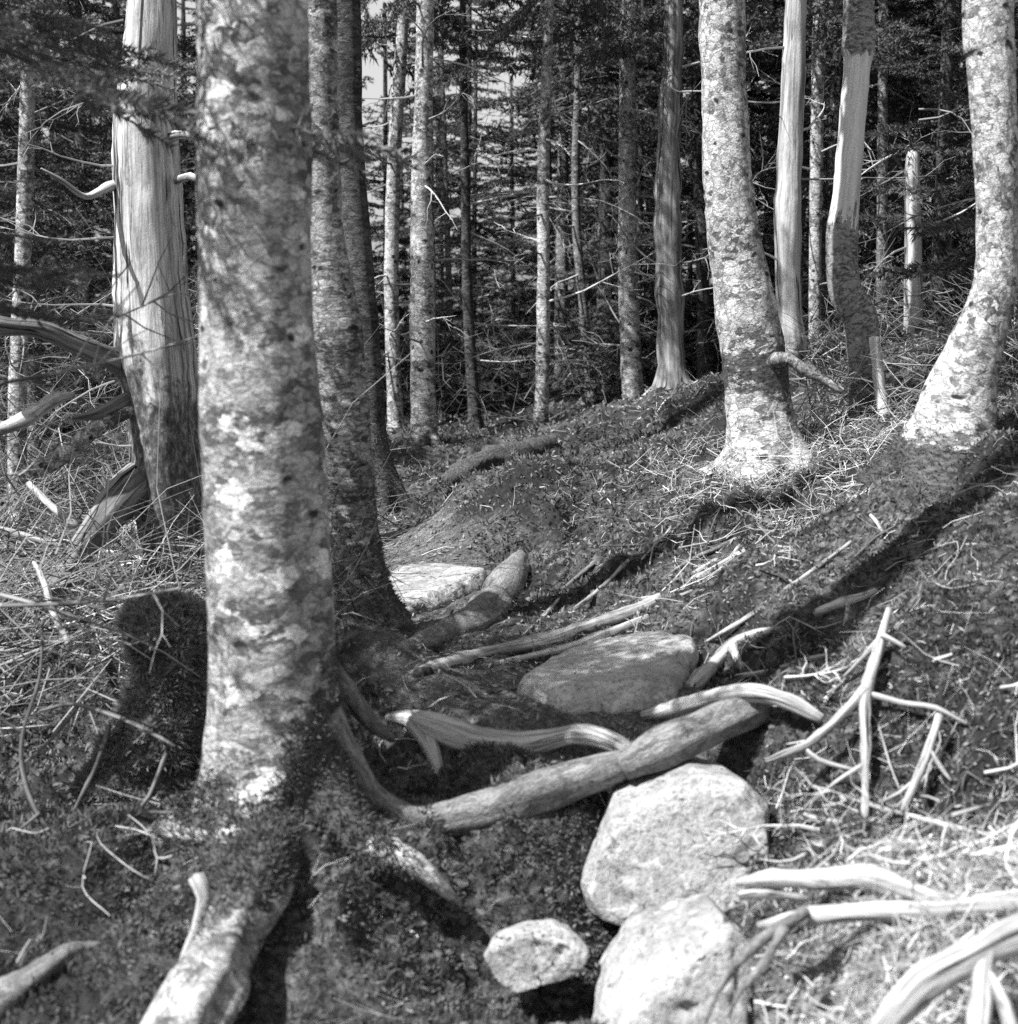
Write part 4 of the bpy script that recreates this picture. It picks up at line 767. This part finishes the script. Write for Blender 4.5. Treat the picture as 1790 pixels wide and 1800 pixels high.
# fallen leaves and needles
x, y, r = gpts(80000, 2.1, 13); q = np.stack([x, y, 0 * x], -1); w = -fbm(q * 2.3, 3, 55) + .1 + .9 * path_mask(x, y) + .5 * sunlit_dry_mask(x, y) - 1.1 * (1 - sstep(-.6, .3, x)) * (1 - sstep(4.2, 5, y)); keep = w + rng.normal(0, .25, len(x)) > 0.05
x, y, r = x[keep], y[keep], r[keep]; nrm = gnorm(x, y); pos = np.stack([x, y, ground(x, y) + .006], -1)
tdir = np.cross(nrm, rng.normal(0, 1, (len(x), 3))); Vb, Fb = blades(pos, tdir + nrm * .15, (.010 + .003 * r) * rng.uniform(.4, 1.3, len(x)), .003 + .0016 * r * rng.random(len(x)), rng, .25)
tag(mesh_obj("leaf_litter", Vb, Fb, m_leaf, None, None, {'rnd': np.repeat(rng.random(len(x)) ** 1.6, 4)}, smooth=False), "scattered dry leaves and bark flakes on the forest floor", "leaf litter", kind="stuff")
# twig litter
def twigs(n, r0, r1, a0, a1, wf, lmin, lmax, rad, lift, up=.15):
    x, y, r = gpts(n, r0, r1, a0, a1); k = wf(x, y) > rng.random(n); x, y, r = x[k], y[k], r[k]; m = len(x); nrm = gnorm(x, y); d = np.cross(nrm, rng.normal(0, 1, (m, 3))); d /= np.linalg.norm(d, axis=1)[:, None]
    d = d + nrm * rng.normal(0, up, m)[:, None]; l = rng.uniform(lmin, lmax, m)[:, None] * rng.random(m)[:, None] ** .5; a = np.stack([x, y, ground(x, y) + lift * rng.random(m)], -1)
    b = a + d * l * .34; d2 = d + rng.normal(0, .28, (m, 3)); c = b + d2 * l * .33; e = c + (d2 + rng.normal(0, .4, (m, 3))) * l * .33; rr = rad * (.35 + 1.1 * rng.random(m) ** 2) * (.5 + r / 8)
    k = rng.random(m) < .45; f = b + (d[:] + rng.normal(0, .8, (m, 3))) * l * .3; f = np.where(k[:, None], f, b + d2 * l * .05)
    return np.concatenate([a, b, c, b]), np.concatenate([b, c, e, f]), np.concatenate([rr, rr * .85, rr * .65, rr * .5]), np.concatenate([rr * .85, rr * .65, rr * .3, rr * .2]), m
def twig_obj(name, label, cat, mat, *args, **kw):
    a, b, ra, rb, m = twigs(*args, **kw); V, F = segs_mesh(a, b, ra, rb, 3); t = rng.random(m) ** 1.5; return tag(mesh_obj(name, V, F, mat, None, None, {'rnd': np.repeat(np.concatenate([t, t, t, t]), 6)}, smooth=False), label, cat, kind="stuff")
patch = lambda x, y, s: np.clip(.5 + 1.2 * fbm(np.stack([x * 2, y * 2, 0 * x], -1), 2, s), 0, 1)
twig_obj("twig_litter", "fine dead twigs strewn over the mossy slope", "twigs", m_twigp, 17000, 2.1, 13, -.4, .42, lambda x, y: patch(x, y, 61) ** 2 * (1 - .3 * path_mask(x, y)) * (.25 + .75 * sstep(-.3, .6, x)), .03, .22, .0016, .02)
twig_obj("brush_tangle", "tangled grey brush of dead twigs on the left beyond the stump", "brush", m_twig, 5500, 4.6, 11, -.42, -.11, lambda x, y: patch(x, y, 62) + .3, .10, .75, .0030, .32, up=.45)
twig_obj("twig_heap", "heap of pale dead twigs around the foot of the big leaning trunk", "twigs", m_twigp, 7000, 5.2, 8.2, .10, .30, lambda x, y: np.exp(-((x - 1.25) ** 2 + (y - 6.4) ** 2) / .35), .05, .28, .0013, .07, up=.25)
twig_obj("brush_tangle", "dead brush on the slope behind the peeled trunk", "brush", m_twig, 5000, 6.8, 10, .2, .42, lambda x, y: patch(x, y, 63), .08, .45, .0022, .3, up=.55)
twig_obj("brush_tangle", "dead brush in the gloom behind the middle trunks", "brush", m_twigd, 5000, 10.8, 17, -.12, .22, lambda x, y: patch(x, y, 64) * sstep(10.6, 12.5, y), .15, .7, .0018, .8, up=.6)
twig_obj("brush_tangle", "tall grey dead brush behind the bleached left snag", "brush", m_twig, 5000, 7.5, 13, -.42, -.14, lambda x, y: patch(x, y, 65), .15, .7, .0021, 1.3, up=.6)
twig_obj("twig_litter", "pale broken twigs matted among the roots at the lower right", "twigs", m_twigp, 9000, 2.05, 3.5, .08, .42, lambda x, y: np.clip(sunlit_dry_mask(x, y) * 1.2, 0, .8), .03, .16, .003, .035, up=.3)
# many-twigged dead branches lying on the near right slope and in the left brush
NB = [(1450,1250,.32),(1640,1180,.3),(1730,1380,.34),(1690,1480,.36),(1440,1480,.28),(1560,1560,.26),(1380,1210,.24),(1760,1230,.28),(1330,1010,.3),(1600,960,.26),(1480,870,.3),(1250,860,.3),(80,1120,.5),(180,1180,.4),(60,960,.7),(150,860,.7),(100,700,.8),(40,1240,.35),(40,640,.9),(190,780,.6),(60,800,.85),(20,880,.75),(120,920,.65),(200,1010,.45),(30,1010,.55),(150,640,.95)]
BIG = ["largest", "second largest", "third largest", "fourth largest", "fifth largest", "sixth largest", "seventh largest", "eighth largest", "ninth largest", "tenth largest", "eleventh largest", "twelfth largest", "thirteenth largest", "smallest"]
for side in (0, 1):
    for k, (u, v, L) in enumerate(sorted([b for b in NB if (b[0] > 400) == (side == 0)], key=lambda b: -b[2])):
        rg = np.random.default_rng(3000 + k + 50 * side); p = G(u, v, .03); a = rg.uniform(0, 6.28); S = dead_branch(L, rg, .0055 if side == 0 else .007, 12, .3)
        o = segs_obj("twiggy_branch", [(S, rot_to((math.cos(a), math.sin(a), .12 + .2 * side), rg.uniform(0, 6)), p, 1.0)], m_twigp, None, rg, 5, p, .3, .9)
        tag(o, BIG[k] + (" many-twigged dead branch lying on the right bank" if side == 0 else " many-twigged dead branch in the left brush"), "branch", "twiggy dead branches")
# larger loose sticks, one by one
RG = [("right of the big boulder", 1380, 1780, 1300, 1480), ("above the arched root", 1250, 1560, 1080, 1250), ("between the long split root and the grey slab", 900, 1230, 1120, 1180), ("on the mound above the long split root", 950, 1250, 900, 1060),
 ("below the edge trunk", 1450, 1780, 850, 1040), ("on the slope under the twig heap", 1150, 1450, 850, 980), ("left of the stump", 0, 220, 1040, 1280), ("in the moss at lower left", 0, 330, 1350, 1700)]
SZ = ["longest", "second longest", "third longest", "fourth longest", "fifth longest", "sixth longest", "seventh longest", "shortest"]
for zi, (zn, u0, u1, v0, v1) in enumerate(RG):
    for k in range(8):
        rg = np.random.default_rng(2000 + zi * 50 + k); L = .30 - .028 * k; c = G(rg.uniform(u0, u1), rg.uniform(v0, v1), .012)
        a = rg.normal(.75, .6) if zi < 6 else rg.uniform(0, math.pi); d = np.array([math.cos(a), math.sin(a), 0]); pts = []
        for f in (-.5, -.2, .15, .5):
            p = c + d * L * f + rg.normal(0, .014, 3); p[2] = float(ground(p[0], p[1])) + .010 + abs(rg.normal(0, .012)); pts.append(p)
        r = rg.uniform(.0016, .0042); ts = [tube(pts, [r, r * .9, r * .75, r * .4], 6, .03, .15, 9, k)]
        for h in range(rg.integers(0, 3)):
            b = pts[1 + h]; e = b + (d * .6 + rg.normal(0, .5, 3)) * L * .3; e[2] = max(e[2], float(ground(e[0], e[1])) + .005); ts.append(tube([b, (b + e) / 2 + rg.normal(0, .006, 3), e], [r * .6, r * .5, r * .25], 5, .03, .1, 9, k))
        V, F, tc = merge(ts); o = mesh_obj("fallen_stick", V, F, m_bone if rg.random() < .6 else m_grey, None, c, {'tc': tc, 'moss': np.zeros(len(V))})
        tag(o, SZ[k] + " of the small dead sticks " + zn, "stick", "small fallen sticks")
